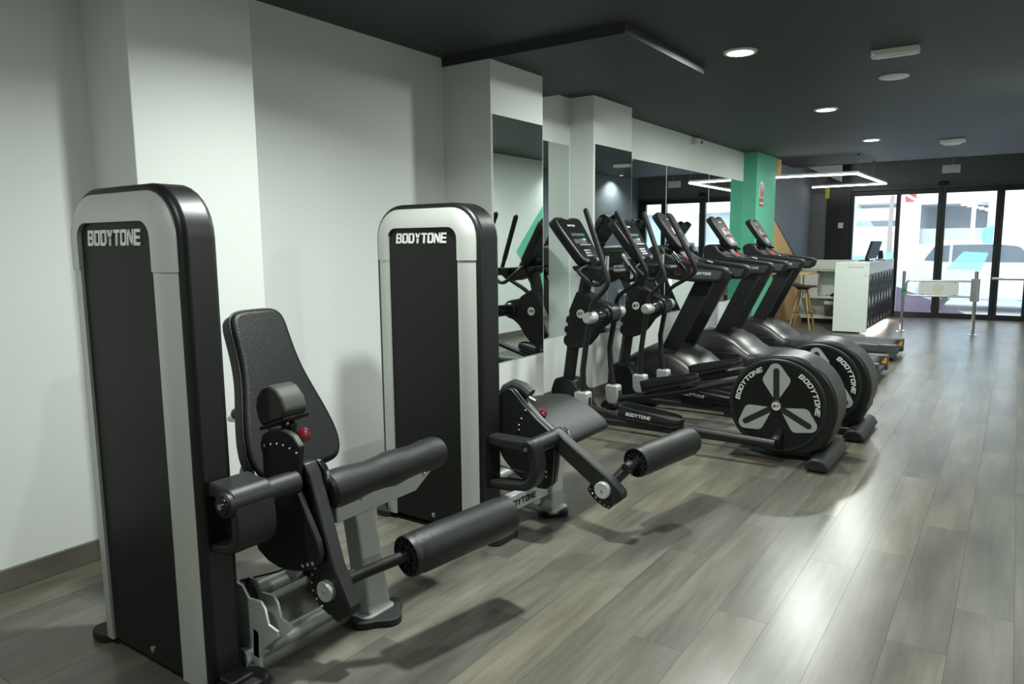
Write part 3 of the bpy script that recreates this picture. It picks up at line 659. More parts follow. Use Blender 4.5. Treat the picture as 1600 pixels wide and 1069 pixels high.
# ================================================================== ELLIPTICALS
def elliptical():
    YC = 5.0; DX = -.055
    t = thing('elliptical_trainer', (-1.9, YC, 0), '', 'elliptical')
    # floor frame
    for y in (YC-.07, YC+.07): MB().box(-2.80, -.95, y-.022, y+.022, .035, .075).build('floor_rail', 'black', t, bevel=.005)
    MB().box(-1.95, -1.83, YC-.09, YC+.09, 0, .05).build('mid_foot', 'rubber', t, bevel=.006)
    for x in (-2.86, -.93):
        MB().py(chaikin([(x-.07, .012), (x+.07, .012), (x+.072, .035), (x+.04, .085), (x-.03, .09), (x-.068, .05)], 1), YC-.38, YC+.24).build('foot_bar', 'black', t, bevel=.012, seg=3)
        for y in (YC-.33, YC+.19): MB().cyl((x, y, 0), (x, y, .03), .035, 14).build('rubber_foot', 'rubber', t)
    # mast with its base cover, moulded body and boom
    MB().py([(a_+DX, c_) for a_, c_ in [(-2.97, .02), (-2.96, .26), (-2.93, .345), (-2.86, .365), (-2.76, .352), (-2.70, .27), (-2.64, .15), (-2.55, .07), (-2.50, .02)]], YC-.085, YC+.085).build('mast_base', 'shell', t, bevel=.018, seg=3)
    MB().tube([(-2.845+DX, YC, .30), (-2.80+DX, YC, .62), (-2.69+DX, YC, 1.10), (-2.645+DX, YC, 1.30)], .048, 18).build('mast', 'black', t)
    cov = [(-2.736, 1.048), (-2.697, 1.060), (-2.64, 1.03), (-2.595, 1.003), (-2.568, .979), (-2.50, .968), (-2.458, .957), (-2.428, .932), (-2.415, .890), (-2.425, .838), (-2.460, .818), (-2.511, .804), (-2.566, .764), (-2.622, .685), (-2.678, .625), (-2.728, .605), (-2.811, .612), (-2.845, .640), (-2.850, .670),
           (-2.842, .700), (-2.822, .706), (-2.822, .725), (-2.845, .735), (-2.838, .775), (-2.812, .783), (-2.810, .803), (-2.832, .812), (-2.822, .855), (-2.795, .865), (-2.80, .905), (-2.772, .965)]
    cv = MB().py([(a_+DX, c_-.006) for a_, c_ in cov], YC-.075, YC+.075).build('mast_cover', 'shell', t, bevel=.014, seg=3)
    for z, x in ((.702, -2.838+DX), (.781, -2.826+DX), (.859, -2.81+DX)): MB().py([(x-.004, z), (x+.03, z+.004), (x+.03, z+.012), (x-.004, z+.012)], YC-.06, YC+.06).build('cover_ridge', 'silver_paint', cv)
    bt = MB().lathe([(.034, 0), (.034, .004)], (-2.693+DX, YC-.075, .876), (0, -1, 0), 28).build('badge', 'cream', cv)
    polys, L = text_polys('BT', shear=.35); b = MB()
    for p in polys: b.frame([(a*.013, c*.021) for a, c in p], (-2.693+DX-L*.013/2, YC-.079, .866), (1, 0, 0), (0, 0, 1), (0, -1, 0), .002)
    b.build('badge_letters', 'letter_dark', bt, smooth=False)
    # pivot axle with hubs
    MB().lathe([(.040, 0), (.046, .012), (.046, .40), (.040, .412)], (-2.525, 4.715, .880), (-.11, 1, 0), 26).build('axle_housing', 'black_gloss', t)
    MB().lathe([(.050, 0), (.060, .012), (.060, .178), (.050, .19)], (-2.545, YC-.105, .878), (0, 1, 0), 28).build('boom_ring', 'shell', t)
    def arm(yh, yt, y_ref, top, low):
        # outlines measured in the plane y_ref; the lever leans inwards from yh at the hub to yt at the grip
        def pt(a_, c_):
            f = min(max((c_-.92)/.72, 0), 1); y = yh+(yt-yh)*f; k = y/y_ref
            return Vector((a_*k, y, 1.42+(c_-1.42)*k))
        T = [pt(*p) for p in top]; Lw = [pt(*p) for p in low]; h0 = T[0]
        h = MB().lathe([(.030, 0), (.040, .010), (.044, .03), (.044, .10), (.038, .112)], (h0.x+(.02 if yh > 5 else 0), yh-.055, .880), (0, 1, 0), 24).build('pivot_hub', 'silver', t)
        MB().lathe([(.005, 0), (.005, .003)], (h0.x+.043, yh, .880), (1, 0, 0), 8).build('hub_screw', 'steel', h)
        MB().tube(T, .0175, 12, fillet=.05).build('swing_handle', 'black', t)
        MB().tube([T[-2].lerp(T[-1], .22), T[-1]], .0205, 14).ball(T[-1], .0205, .0205, .0205, 14, 7).build('handle_grip', 'rubber', t)
        MB().tube(Lw, [.022, .022, .022, .024], 12).build('lower_lever', 'black', t)
        jx, y, jz = Lw[-1]
        j = MB().py([(jx-.05, jz+.035), (jx+.05, jz+.035), (jx+.056, jz+.02), (jx+.055, jz-.08), (jx+.03, jz-.12), (jx-.03, jz-.12), (jx-.055, jz-.08), (jx-.056, jz+.02)], y-.042, y+.042).build('joint_cap', 'silver', t, bevel=.014, seg=3)
        MB().px(rrect(y-.018, y+.018, jz-.09, jz-.005, .016), jx+.045, jx+.0575).build('joint_slot', 'black', j)
    arm(4.655, 4.69, 4.655, [(-2.518, .915), (-2.508, .985), (-2.395, 1.09), (-2.372, 1.15), (-2.40, 1.225), (-2.556, 1.645)], [(-2.522, .86), (-2.554, .666), (-2.576, .496), (-2.575, .30)])
    arm(5.20, 5.06, 5.125, [(-2.545, .915), (-2.545, .975), (-2.505, 1.03), (-2.315, 1.14), (-2.288, 1.19), (-2.545, 1.640)], [(-2.552, .86), (-2.598, .605), (-2.588, .458), (-2.562, .275)])
    # link tubes and pedals
    def link(y, a, b, c, slope):
        MB().tube([a, b, c], .026, 14).build('link_tube', 'black', t)
        (x0, z0), (x1, z1) = slope
        out = [(0, 0), (.42, 0), (.46, .02), (.465, .075), (.44, .085), (.0, .085), (-.03, .07), (-.035, .03)]
        U = Vector((x1-x0, 0, z1-z0)).normalized(); V = Vector((-U.z, 0, U.x))
        # tray: floor plate and rim
        plan = arc(.035, .025, .055, 180, 90, 5)+arc(.37, .022, .070, 90, 0, 6)+arc(.37, -.022, .070, 0, -90, 6)+arc(.035, -.025, .055, 270, 180, 5)
        O = Vector((x0, y, z0)); S = Vector((0, 1, 0))
        pd = MB().frame(plan, O+V*.01, U, S, V, .028).build('pedal', 'rubber', t, bevel=.004)
        b_ = MB(); n = len(plan)
        ins = [(.215+(u-.215)*.955, v*.90) for u, v in plan]
        hi = [.050+.035*(1 if u < .20 else max(0, 1-(u-.20)*4)) for u, v in plan]
        vs = [O+U*u+S*v+V*.0 for u, v in plan]+[O+U*u+S*v+V*h for (u, v), h in zip(plan, hi)]+[O+U*u+S*v+V*h for (u, v), h in zip(ins, hi)]+[O+U*u+S*v+V*.03 for u, v in ins]
        fs = []
        for i in range(n):
            k = (i+1) % n
            for r_ in range(3): fs.append((r_*n+i, r_*n+k, (r_+1)*n+k, (r_+1)*n+i))
        b_.add(vs, fs); b_.build('pedal_rim', 'rubber', pd)
        if y < 5: lettering('lettering', 'BODYTONE', O+U*.06+S*-.0815+V*.028, U+S*-.036, V, (0, -1, 0), .19, 'letter', pd, .003, .023)
        else: lettering('lettering', 'BODYTONE', O+U*.26+S*.089+V*.028, -U+S*-.036, V, (0, 1, 0), .19, 'letter', pd, .003, .023)
        MB().frame([(.05, -.05), (.30, -.05), (.30, -.005), (.05, -.005)], O+S*-.04, U, V, S, .08).build('pedal_bracket', 'black', pd)
    link(4.60, (-2.53, 4.655, .215), (-2.10, 4.64, .165), (-1.19, 4.66, .140), ((-2.225, .205), (-1.81, .185)))
    link(5.23, (-2.56, 5.20, .18), (-2.13, 5.21, .265), (-1.26, 5.18, .52), ((-2.33, .262), (-1.905, .383)))
    # flywheel housing
    fx, fz, fr = -1.222, .358, .303
    hs = arc(fx+.030, fz, .338, 205, -22, 40)+[(-.880, .20), (-.93, .10), (-1.02, .055), (-1.30, .050), (-1.42, .10)]
    MB().py(hs, 4.80, 5.12).build('flywheel_housing', 'shell', t, bevel=.025, seg=4)
    MB().lathe([(fr+.006, .03), (fr+.006, 0), (fr-.002, -.008), (fr-.020, -.008), (fr-.024, 0), (fr-.03, .02)], (fx, 4.795, fz), (0, 1, 0), 56).build('wheel_ring', 'black', t)
    wd = MB().lathe([(fr-.022, .02), (fr-.022, .0), (fr-.09, -.004), (fr-.10, -.001), (0, -.001)], (fx, 4.793, fz), (0, 1, 0), 56).build('wheel_disc', 'panel_dark', t)
    yd = 4.791
    for a in (92, 212, 332):
        ca, sa = math.cos(R(a)), math.sin(R(a)); U = (ca, 0, sa); V = (-sa, 0, ca)
        pet = [(a_*.9, c_*.9) for a_, c_ in [(.060, .022), (.165, .090), (.185, .097), (.205, .094)]+arc(.262, .006, .048, 50, -50, 8)+[(.205, -.094), (.185, -.097), (.165, -.090), (.060, -.022)]]
        pt = MB().frame(pet, (fx, yd, fz), U, V, (0, -1, 0), .003).build('petal_decal', 'decal_grey', wd, smooth=False)
        slot = [(.04, .019), (.230, .019)]+arc(.230, 0, .019, 80, -80, 6)+[(.230, -.019), (.04, -.019)]
        MB().frame(slot, (fx, yd, fz), U, V, (0, -1, 0), .005).build('petal_slot', 'letter_dark', pt, smooth=False)
    hub = MB().lathe([(.040, 0), (.040, .006), (.034, .010)], (fx, yd, fz), (0, -1, 0), 28).build('hub_cap', 'black', wd)
    MB().lathe([(.028, .009), (.028, .012)], (fx, yd, fz), (0, -1, 0), 28).build('hub_badge', 'cream', hub)
    b = MB()
    for p in polys: b.frame([(a*.0115, c*.018) for a, c in p], (fx-L*.0115/2, yd-.012, fz-.009), (1, 0, 0), (0, 0, 1), (0, -1, 0), .002)
    b.build('hub_letters', 'letter_dark', hub, smooth=False)
    arc_text('wheel_lettering', 'BODYTONE', (fx, fz), 176, 112, .238, .031, yd, .003, 'letter', wd)
    arc_text('wheel_lettering', 'BODYTONE', (fx, fz), 58, -9, .238, .031, yd, .003, 'letter', wd)
    MB().tube([(fx+.02, 4.70, .14), (fx+.02, 4.80, .20)], .03, 14).build('crank_pin', 'black', t)
    # console
    B0 = Vector((-2.615+DX, YC, 1.270)); V = Vector((-.245, 0, .345)).normalized(); N = Vector((V.z, 0, -V.x))
    hw = [(.0, 0), (.10, 0), (.135, .02), (.15, .06), (.205, .38), (.195, .415), (.16, .43), (.06, .43), (.045, .418), (0, .414)]
    outl = chaikin(hw+[(-a, b) for a, b in hw[::-1][1:-1]], 1)
    cn = MB().frame(outl, B0-N*.075, (0, 1, 0), V, N, .075).build('console', 'shell', t, bevel=.016, seg=3)
    face = [(a*.88, .035+b*.86) for a, b in outl]
    fc = MB().frame(face, B0, (0, 1, 0), V, N, .003).build('console_face', 'black_gloss', cn, smooth=False)
    def fbox(nm, a0, a1, b0, b1, m, d=.005): MB().frame(_q(a0, b0, a1, b1), B0, (0, 1, 0), V, N, d).build(nm, m, fc, smooth=False)
    lettering('lettering', 'BODYTONE', B0+Vector((0, 1, 0))*-.075+V*.335+N*.003, (0, 1, 0), V, N, .11, 'letter', fc, .002, .016)
    fbox('display', -.10, .10, .245, .27, 'screen_grey'); fbox('display', -.115, -.03, .175, .215, 'screen_grey'); fbox('display', -.02, .07, .175, .22, 'screen_grey')
    fbox('logo_patch', .03, .075, .205, .222, 'led_green', .006); fbox('ledge', -.07, .09, .155, .162, 'silver_paint', .012)
    for i in range(4):
        for j in range(3):
            p = B0+Vector((0, 1, 0))*(-.045+.027*i)+V*(.062+.024*j)+N*.003
            MB().lathe([(.0085, 0), (.008, .003)], p, N, 10).build('key', 'key_white', fc)
    MB().frame([(-.05, -.06), (.05, -.06), (.07, .1), (-.07, .1)], B0-N*.10, (0, 1, 0), V, N, .06).build('console_neck', 'black', t, bevel=.01)
    # tray and fixed handles
    MB().py([(a_+DX, c_) for a_, c_ in [(-2.76, 1.245), (-2.40, 1.225), (-2.385, 1.20), (-2.44, 1.15), (-2.50, 1.115), (-2.66, 1.16), (-2.75, 1.215)]], YC-.10, YC+.10).build('accessory_tray', 'black', t, bevel=.012, seg=3)
    for s in (-1, 1): MB().lathe([(.05, 0), (.056, .06), (.050, .062), (.042, .01)], (-2.47+DX, YC+s*.135, 1.165), (0, 0, 1), 20).build('cup_holder', 'black', t)
    for s, pts in ((-1, [(-2.66, 1.25), (-2.672, 1.21), (-2.535, 1.104), (-2.465, 1.114), (-2.43, 1.19), (-2.424, 1.33)]), (1, [(-2.60, 1.23), (-2.50, 1.14), (-2.402, 1.12), (-2.374, 1.17), (-2.42, 1.22), (-2.50, 1.33)])):
        y = YC+s*.20; pts = [(a_+DX*.7, c_) for a_, c_ in pts]
        MB().tube([(pts[0][0], YC+s*.06, pts[0][1])]+[(a, y, z) for a, z in pts[1:]], .0145, 12, fillet=.04).build('fixed_handle', 'black', t)
        p, q = pts[-2], pts[-1]
        g = MB().tube([(p[0]+(q[0]-p[0])*.12, y, p[1]+(q[1]-p[1])*.12), (q[0], y, q[1])], .0175, 14).build('pulse_grip', 'black', t)
        MB().tube([(p[0]+(q[0]-p[0])*.18+.006, y-.004, p[1]+(q[1]-p[1])*.18), (q[0]+.006, y-.004, q[1]-(q[1]-p[1])*.06)], .0155, 14).build('chrome_contact', 'chrome', g)
    return t
e1 = elliptical(); e1['label'] = 'elliptical trainer beside the leg curl machine, its whole flywheel in view'; e1['group'] = 'elliptical trainers side by side'
e2 = copy_tree(e1, None, (.06, .87, 0)); e2['label'] = 'elliptical trainer between the first elliptical and the treadmills'; e2['group'] = 'elliptical trainers side by side'

# ================================================================== TREADMILLS
def treadmill():
    YC = 6.75
    t = thing('treadmill', (-2.0, YC, 0), '', 'treadmill')
    for s in (-1, 1):
        y0, y1 = sorted((YC+s*.375, YC+s*.275))
        sr = MB().px(rrect(y0, y1, .055, .195, .012, 3), -2.55, -1.055).build('side_rail', 'deck_grey', t)
        MB().box(-2.5, -1.10, y0+.02, y1-.02, .194, .1975).build('tread_strip', 'belt', sr)
        for k in range(16):
            x = -1.72+.026*k; MB().frame([(0, 0), (.012, 0), (.022, .035), (.010, .035)], (x, min(y0, y1)+.033, .1975), (1, 0, 0), (0, 1, 0), (0, 0, 1), .001).build('grip_mark', 'deck_mark', sr, smooth=False)
        MB().box(-2.45, -1.13, (y0 if s < 0 else y1)-.004, (y0 if s < 0 else y1)+.004, .10, .112).build('rail_groove', 'black', sr)
        ec = MB().box(-1.235, -1.03, y0-.002, y1+.004, .04, .20).build('end_cap', 'deck_grey', t, bevel=.014, seg=3)
    for s in (-1, 1): MB().cyl((-1.22, YC+s*.31, 0), (-1.22, YC+s*.31, .06), .03, 14).build('rubber_foot', 'rubber', t)
    MB().box(-3.05, -1.1, YC-.30, YC+.30, .03, .10).build('base_frame', 'black', t)
    bl = MB().py([(-2.5, .188), (-1.145, .188)]+arc(-1.145, .143, .045, 90, -90, 8)+[(-2.5, .098)], YC-.27, YC+.27).build('belt', 'belt', t)
    MB().box(-1.10, -1.045, YC-.275, YC+.275, .06, .105).build('rear_cover', 'black', t, bevel=.006)
    st = MB().frame([(0, 0), (.05, 0), (.05, .05), (.035, .06)], (-1.0295, YC+.28, .085), (0, 1, 0), (0, 0, 1), (1, 0, 0), .002).build('warning_sticker', 'orange', t, smooth=False)
    st = MB().frame([(0, 0), (.055, 0), (.055, .055), (.04, .065)], (-1.095, YC+.273, .112), (1, 0, 0), (0, 0, 1), (0, -1, 0), .002).build('warning_sticker', 'orange', t, smooth=False)
    # motor hood: crowned shell
    xs = [(-3.14, .10), (-3.13, .26), (-3.03, .36), (-2.88, .435), (-2.74, .455), (-2.60, .425), (-2.48, .355), (-2.38, .27), (-2.28, .205), (-2.22, .19)]
    prof = [(-1, .0), (-1, .45), (-.97, .78), (-.85, .90), (-.5, .97), (0, 1.0), (.5, .97), (.85, .90), (.97, .78), (1, .45), (1, 0)]
    b = MB(); vs = []; n = len(prof)
    for i, (x, z) in enumerate(xs):
        for k, (u, h) in enumerate(prof):
            dx = (.16*u*u if i > 5 else 0)*(1 if i < 9 else 1.0)
            vs.append((x+dx*-.6+.08*(i > 5), YC+u*.40, .05+(z-.05)*h))
    b.add(vs, [(i*n+k, i*n+k+1, (i+1)*n+k+1, (i+1)*n+k) for i in range(len(xs)-1) for k in range(n-1)], True)
    b.add(vs[:n], [tuple(range(n))]); b.add(vs[-n:], [tuple(range(n))])
    hd = b.build('motor_hood', 'hood', t, ang=50)
    MB().frame([(0, 0), (.035, 0), (.045, .018), (.010, .018)], (-2.79, YC-.20, .452), (1, .6, 0), (-.3, 1, 0), (0, 0, 1), .004).build('hood_badge', 'letter', hd, smooth=False)
    for s in (-1, 1): MB().box(-3.1, -2.4, YC+s*.3975-.0075, YC+s*.3975+.0075, .05, .20).build('hood_skirt', 'black', hd, bevel=.006)
    # uprights
    for s in (-1, 1):
        y = YC+s*.215
        MB().py([(-2.775, .36), (-2.605, .36), (-2.225, 1.12), (-2.385, 1.16)], y-.028, y+.028).build('upright', 'black', t, bevel=.008)
        yr = YC+s*.315
        hr = MB().py([(-2.74, 1.13), (-2.72, 1.255), (-2.50, 1.245), (-2.15, 1.198), (-2.112, 1.186), (-2.092, 1.15), (-2.12, 1.085), (-2.18, 1.058), (-2.42, 1.058), (-2.64, 1.08)], yr-.04, yr+.04).build('handrail', 'black', t, bevel=.016, seg=3)
        ip = MB().py([(-2.43, 1.09), (-2.43, 1.185), (-2.14, 1.155), (-2.175, 1.085)], yr-.0415, yr-.038).build('inset_panel', 'deck_grey', hr, bevel=.001)
        if s < 0: lettering('lettering', 'BODYTONE', (-2.40, yr-.0415, 1.126), (1, 0, -.03), (0, 0, 1), (0, -1, 0), .16, 'letter', ip, .002, .024)
        else: lettering('lettering', 'BODYTONE', (-2.235, yr+.042, 1.128), (-1, 0, .03), (0, 0, 1), (0, 1, 0), .15, 'letter', ip, .002, .018)
    # dash with cup holders and tray
    dsh = arc(-2.785, 1.285, .105, 150, 20, 8)+[(-2.60, 1.265), (-2.52, 1.225), (-2.54, 1.19), (-2.70, 1.165), (-2.84, 1.19)]
    ds = MB().py(dsh, YC-.34, YC+.34).build('dash', 'black', t, bevel=.016, seg=3)
    for s in (-1, 1): MB().lathe([(.058, 0), (.060, .02), (.048, .02), (.046, .004)], (-2.69, YC+s*.25, 1.335), (.35, 0, 1), 22).build('cup_holder', 'black_gloss', ds)
    MB().frame(_q(-.16, 0, .16, .09), (-2.625, YC, 1.277), (0, 1, 0), (.9, 0, -.42), (.42, 0, .9), .006).build('control_strip', 'brown_face', ds, smooth=False)
    MB().frame(_q(-.05, .02, .05, .06), (-2.623, YC, 1.281), (0, 1, 0), (.9, 0, -.42), (.42, 0, .9), .006).build('stop_button', 'led_red', ds, smooth=False)
    for s in (-1, 1): MB().tube([(-2.55, YC+s*.12, 1.235), (-2.46, YC+s*.14, 1.235), (-2.43, YC+s*.20, 1.22)], .014, 10).build('pulse_bar', 'chrome', ds)
    # console
    B0 = Vector((-2.615, YC, 1.365)); V = Vector((-.235, 0, .345)).normalized(); N = Vector((V.z, 0, -V.x))
    hw = [(0, 0), (.11, 0), (.15, .02), (.165, .06), (.20, .36), (.19, .40), (.15, .415), (.07, .415), (.05, .395), (0, .392)]
    outl = chaikin(hw+[(-a, b) for a, b in hw[::-1][1:-1]], 1)
    cn = MB().frame(outl, B0-N*.07, (0, 1, 0), V, N, .07).build('console', 'shell', t, bevel=.016, seg=3)
    fc = MB().frame([(a*.86, .03+b*.86) for a, b in outl], B0, (0, 1, 0), V, N, .003).build('console_face', 'brown_face', cn, smooth=False)
    def fbox(nm, a0, a1, b0, b1, m, d=.005): MB().frame(_q(a0, b0, a1, b1), B0, (0, 1, 0), V, N, d).build(nm, m, fc, smooth=False)
    lettering('lettering', 'BODYTONE', B0+Vector((0, 1, 0))*-.055+V*.318+N*.003, (0, 1, 0), V, N, .10, 'letter', fc, .002, .014)
    fbox('red_display', -.06, .06, .232, .25, 'led_red'); fbox('panel_light', -.085, -.05, .155, .225, 'key_white'); fbox('red_display', -.02, .03, .17, .20, 'led_red')
    fbox('logo_patch', .05, .10, .18, .20, 'led_green'); fbox('ledge', -.10, .13, .135, .145, 'black', .014)
    for k in range(3): fbox('red_button', -.05+.045*k, -.03+.045*k, .112, .124, 'led_red')
    for i in range(4):
        for j in range(3): fbox('key', -.05+.028*i, -.032+.028*i, .045+.021*j, .059+.021*j, 'key_white')
    MB().frame([(-.06, -.10), (.06, -.10), (.08, .14), (-.08, .14)], B0-N*.11, (0, 1, 0), V, N, .06).build('console_neck', 'black', t, bevel=.012)
    return t
t1 = treadmill(); G = 'treadmills side by side'
t1['label'] = 'treadmill next to the ellipticals'; t1['group'] = G
t2 = copy_tree(t1, None, (-.03, 1.56, 0)); t2['label'] = 'middle treadmill of the three'; t2['group'] = G
t3 = copy_tree(t1, None, (-.06, 3.10, 0)); t3['label'] = 'treadmill in front of the green pillar and bar stool'; t3['group'] = G

# ================================================================== RECEPTION
DX0, DX1, DY0, DY1, DH = -2.30, -1.82, 12.13, 14.75, 1.085
t = thing('reception_desk', (-2.05, 13.3, 0), 'white reception desk with black lattice front and open shelves', 'desk')
MB().box(DX0, DX1, DY0, DY0+.05, .02, DH-.04).build('end_panel', 'desk_white', t, bevel=.004)
MB().box(DX1-.06, DX1-.02, DY0+.05, DY1, .10, DH-.04).build('front_panel', 'desk_white', t)
MB().box(DX0, DX1, DY0, DY1, DH-.04, DH).build('desk_top', 'desk_white', t, bevel=.005)
MB().box(DX1-.02, DX1, DY0+.05, DY1, .90, DH-.04).build('fascia', 'desk_white', t, bevel=.003)
MB().box(DX0+.02, DX1-.10, DY0+.08, DY1-.03, 0, .10).build('plinth', 'frame_black', t)
MB().box(DX1-.08, DX1-.05, DY0+.08, DY1-.03, .075, .095).build('glow_strip', 'warm_glow', t)
l = bpy.data.lights.new('lamp', 'AREA'); l.shape = 'RECTANGLE'; l.size = .05; l.size_y = 2.4; l.energy = 11; l.color = (1, .92, .78)
o = bpy.data.objects.new('lamp', l); C.objects.link(o); o.parent = t; o.location = (DX1-.04+2.05, (DY0+DY1)/2-13.3, .072); o.rotation_euler = (0, R(-25), 0)
lat = MB().box(DX1-.02, DX1-.012, DY0+.05, DY1, .08, .90).build('lattice_backing', 'desk_white', t)
ya, yb, za, zb = DY0+.06, DY1-.02, .09, .89
def lbar(p, q, w=.028): MB().bar((DX1-.004, p[0], p[1]), (DX1-.004, q[0], q[1]), w, .016, (1, 0, 0)).build('lattice_bar', 'frame_black', t)
for p, q in (((ya, za), (ya, zb)), ((yb, za), (yb, zb)), ((ya, za), (yb, za)), ((ya, zb), (yb, zb))): lbar(p, q, .035)
nv = 8
for k in range(1, nv):
    y = ya+(yb-ya)*k/nv; lbar((y, za), (y, zb), .03)
for k in range(-2, nv+1):
    for s in (1, -1):
        y0 = ya+(yb-ya)*(k if s > 0 else k+2)/nv; y1 = y0+s*(yb-ya)*2.0/nv
        t0, t1_ = 0, 1
        if y1 != y0:
            lo, hi = sorted(((ya-y0)/(y1-y0), (yb-y0)/(y1-y0))); t0, t1_ = max(0, lo), min(1, hi)
        if t1_-t0 > .05: lbar((y0+(y1-y0)*t0, za+(zb-za)*t0), (y0+(y1-y0)*t1_, za+(zb-za)*t1_), .024)
sx0, sx1, sy = -3.08, -2.31, 13.33
dk = t; t = thing('shelf_unit', (-2.7, 13.5, 0), 'white open shelf unit behind the reception desk', 'shelf')
MB().box(sx0, sx1, sy+.40, sy+.43, .08, DH).build('shelf_back', 'desk_white', t)
for z0, z1 in ((.085, .125), (.435, .465), (.90, .93)): MB().box(sx0, sx1, sy, sy+.40, z0, z1).build('shelf', 'desk_white', t, bevel=.002)
for x in (sx0, sx1-.03): MB().box(x, x+.03, sy, sy+.43, .085, DH).build('shelf_side', 'desk_white', t)
MB().box(sx0, sx1, sy-.02, sy+.43, .93, DH).build('shelf_top', 'desk_white', t, bevel=.004)
MB().box(sx0+.03, sx1, sy+.06, sy+.40, 0, .085).build('plinth', 'frame_black', t)
t = dk
# small print on the end panel
for k in range(5): MB().box(-2.12+.048*k, -2.12+.048*k+.036, DY0-.002, DY0, 1.005, 1.017).build('print_mark', 'deck_mark', t)
MB().box(-1.885, -1.845, DY0-.008, DY0, .88, .96).build('socket_plate', 'white_plastic', t, bevel=.003)

# on the desk
t = thing('monitor', (-1.97, 12.92, DH), 'black flat monitor turned sideways on the reception desk', 'monitor')
MB().frame([(-.21, .05), (.21, .05), (.21, .32), (-.21, .32)], (-1.96, 12.92, DH), (.18, 1, 0), (.28, 0, 1), (1, -.18, -.28), .035).build('screen', 'frame_black', t, bevel=.004)
MB().bar((-1.99, 12.93, DH+.01), (-1.94, 12.93, DH+.16), .06, .025, (0, 1, 0)).build('stand', 'frame_black', t)
MB().pz(rrect(-2.09, -1.90, 12.82, 13.04, .02), DH, DH+.012).build('foot', 'frame_black', t, bevel=.002)
t = thing('payment_terminal', (-1.88, 13.55, DH), 'small black upright terminal on the desk behind the monitor', 'terminal')
MB().frame([(-.05, .02), (.05, .02), (.05, .16), (-.05, .16)], (-1.88, 13.55, DH), (.5, .86, 0), (-.1, 0, 1), (.86, -.5, .1), .03).build('body', 'frame_black', t, bevel=.006)
MB().pz(rrect(-1.95, -1.80, 13.49, 13.61, .02), DH, DH+.012).build('foot', 'frame_black', t)
MB().cyl((-1.89, 13.55, DH+.01), (-1.90, 13.55, DH+.20), .008, 8).build('aerial', 'steel', t)
# in the shelves
t = thing('storage_box', (-2.92, 13.5, .465), 'white storage box standing in the desk shelves', 'box')
MB().box(-3.03, -2.80, 13.36, 13.68, .468, .86).build('body', 'white_plastic', t, bevel=.006)
MB().box(-2.80, -2.794, 13.40, 13.43, .52, .80).build('stripe', 'sign_red', t)
t = thing('card_reader', (-2.53, 13.48, .465), 'dark card reader lying on the upper desk shelf', 'card reader')
MB().py([(-2.60, .467), (-2.48, .467), (-2.48, .52), (-2.53, .535), (-2.60, .50)], 13.40, 13.52).build('body', 'frame_black', t, bevel=.006)
MB().frame(_q(0, 0, .05, .06), (-2.58, 13.43, .512), (.85, 0, .5), (0, 1, 0), (-.5, 0, .85), .003).build('display', 'key_white', t)
t = thing('green_cable', (-2.60, 13.60, .465), 'coil of green cable on the upper desk shelf', 'cable')
MB().tube([(-2.70, 13.56, .475), (-2.64, 13.59, .480), (-2.60, 13.54, .475), (-2.55, 13.60, .479), (-2.50, 13.56, .475)], .006, 6, fillet=.03).build('loop', 'tape_green', t)
MB().tube([(-2.68, 13.61, .475), (-2.62, 13.58, .485), (-2.57, 13.62, .475), (-2.53, 13.58, .475)], .005, 6, fillet=.03).build('loop', 'led_green', t)
t = thing('waste_bin', (-2.55, 13.5, .125), 'grey square waste bin with a white bag on the low desk shelf', 'bin')
MB().add([(-2.545+a*.0, 0, 0) for a in ()], [])
def taper(b, x0, x1, y0, y1, z0, z1, g): b.add([(x0+g, y0+g, z0), (x1-g, y0+g, z0), (x1-g, y1-g, z0), (x0+g, y1-g, z0), (x0, y0, z1), (x1, y0, z1), (x1, y1, z1), (x0, y1, z1)], [(0, 1, 2, 3), (4, 5, 6, 7), (0, 1, 5, 4), (1, 2, 6, 5), (2, 3, 7, 6), (3, 0, 4, 7)]); return b
taper(MB(), -2.69, -2.45, 13.38, 13.62, .126, .335, .018).build('body', 'bin_grey', t, bevel=.02, seg=3)
taper(MB(), -2.695, -2.445, 13.375, 13.625, .32, .385, .002).build('bag', 'bag_white', t, bevel=.015, seg=2)

# bar stool
sx, sy = -2.83, 12.45
t = thing('bar_stool', (sx, sy, 0), 'bar stool with black shell seat, wooden legs and chrome foot ring', 'stool')
b = MB(); vs = []; nr, na = 6, 24
for i in range(nr+1):
    for k in range(na):
        a = 2*PI*k/na; r = .20*i/nr; back = max(0, -math.cos(a))**2
        vs.append((sx+r*math.cos(a)*1.05, sy+r*math.sin(a), .685+.012*(i/nr)**2+.075*back*(i/nr)**4))
b.add(vs, [(i*na+k, i*na+(k+1) % na, (i+1)*na+(k+1) % na, (i+1)*na+k) for i in range(nr) for k in range(na)], True)
so = b.build('seat', 'plastic_seat', t); m_ = so.modifiers.new('shell', 'SOLIDIFY'); m_.thickness = .02
MB().lathe([(.10, .64), (.12, .675), (.02, .68)], (sx, sy, 0), (0, 0, 1), 20).build('seat_base', 'plastic_seat', t)
for k in range(4):
    a = R(45+90*k); MB().tube([(sx+.06*math.cos(a), sy+.06*math.sin(a), .66), (sx+.225*math.cos(a), sy+.225*math.sin(a), 0)], [.019, .014], 12).build('leg', 'wood_leg', t)
MB().tube([(sx+.168*math.cos(a), sy+.168*math.sin(a), .27) for a in [2*PI*k/32 for k in range(33)]], .009, 8, False).build('foot_ring', 'chrome', t)
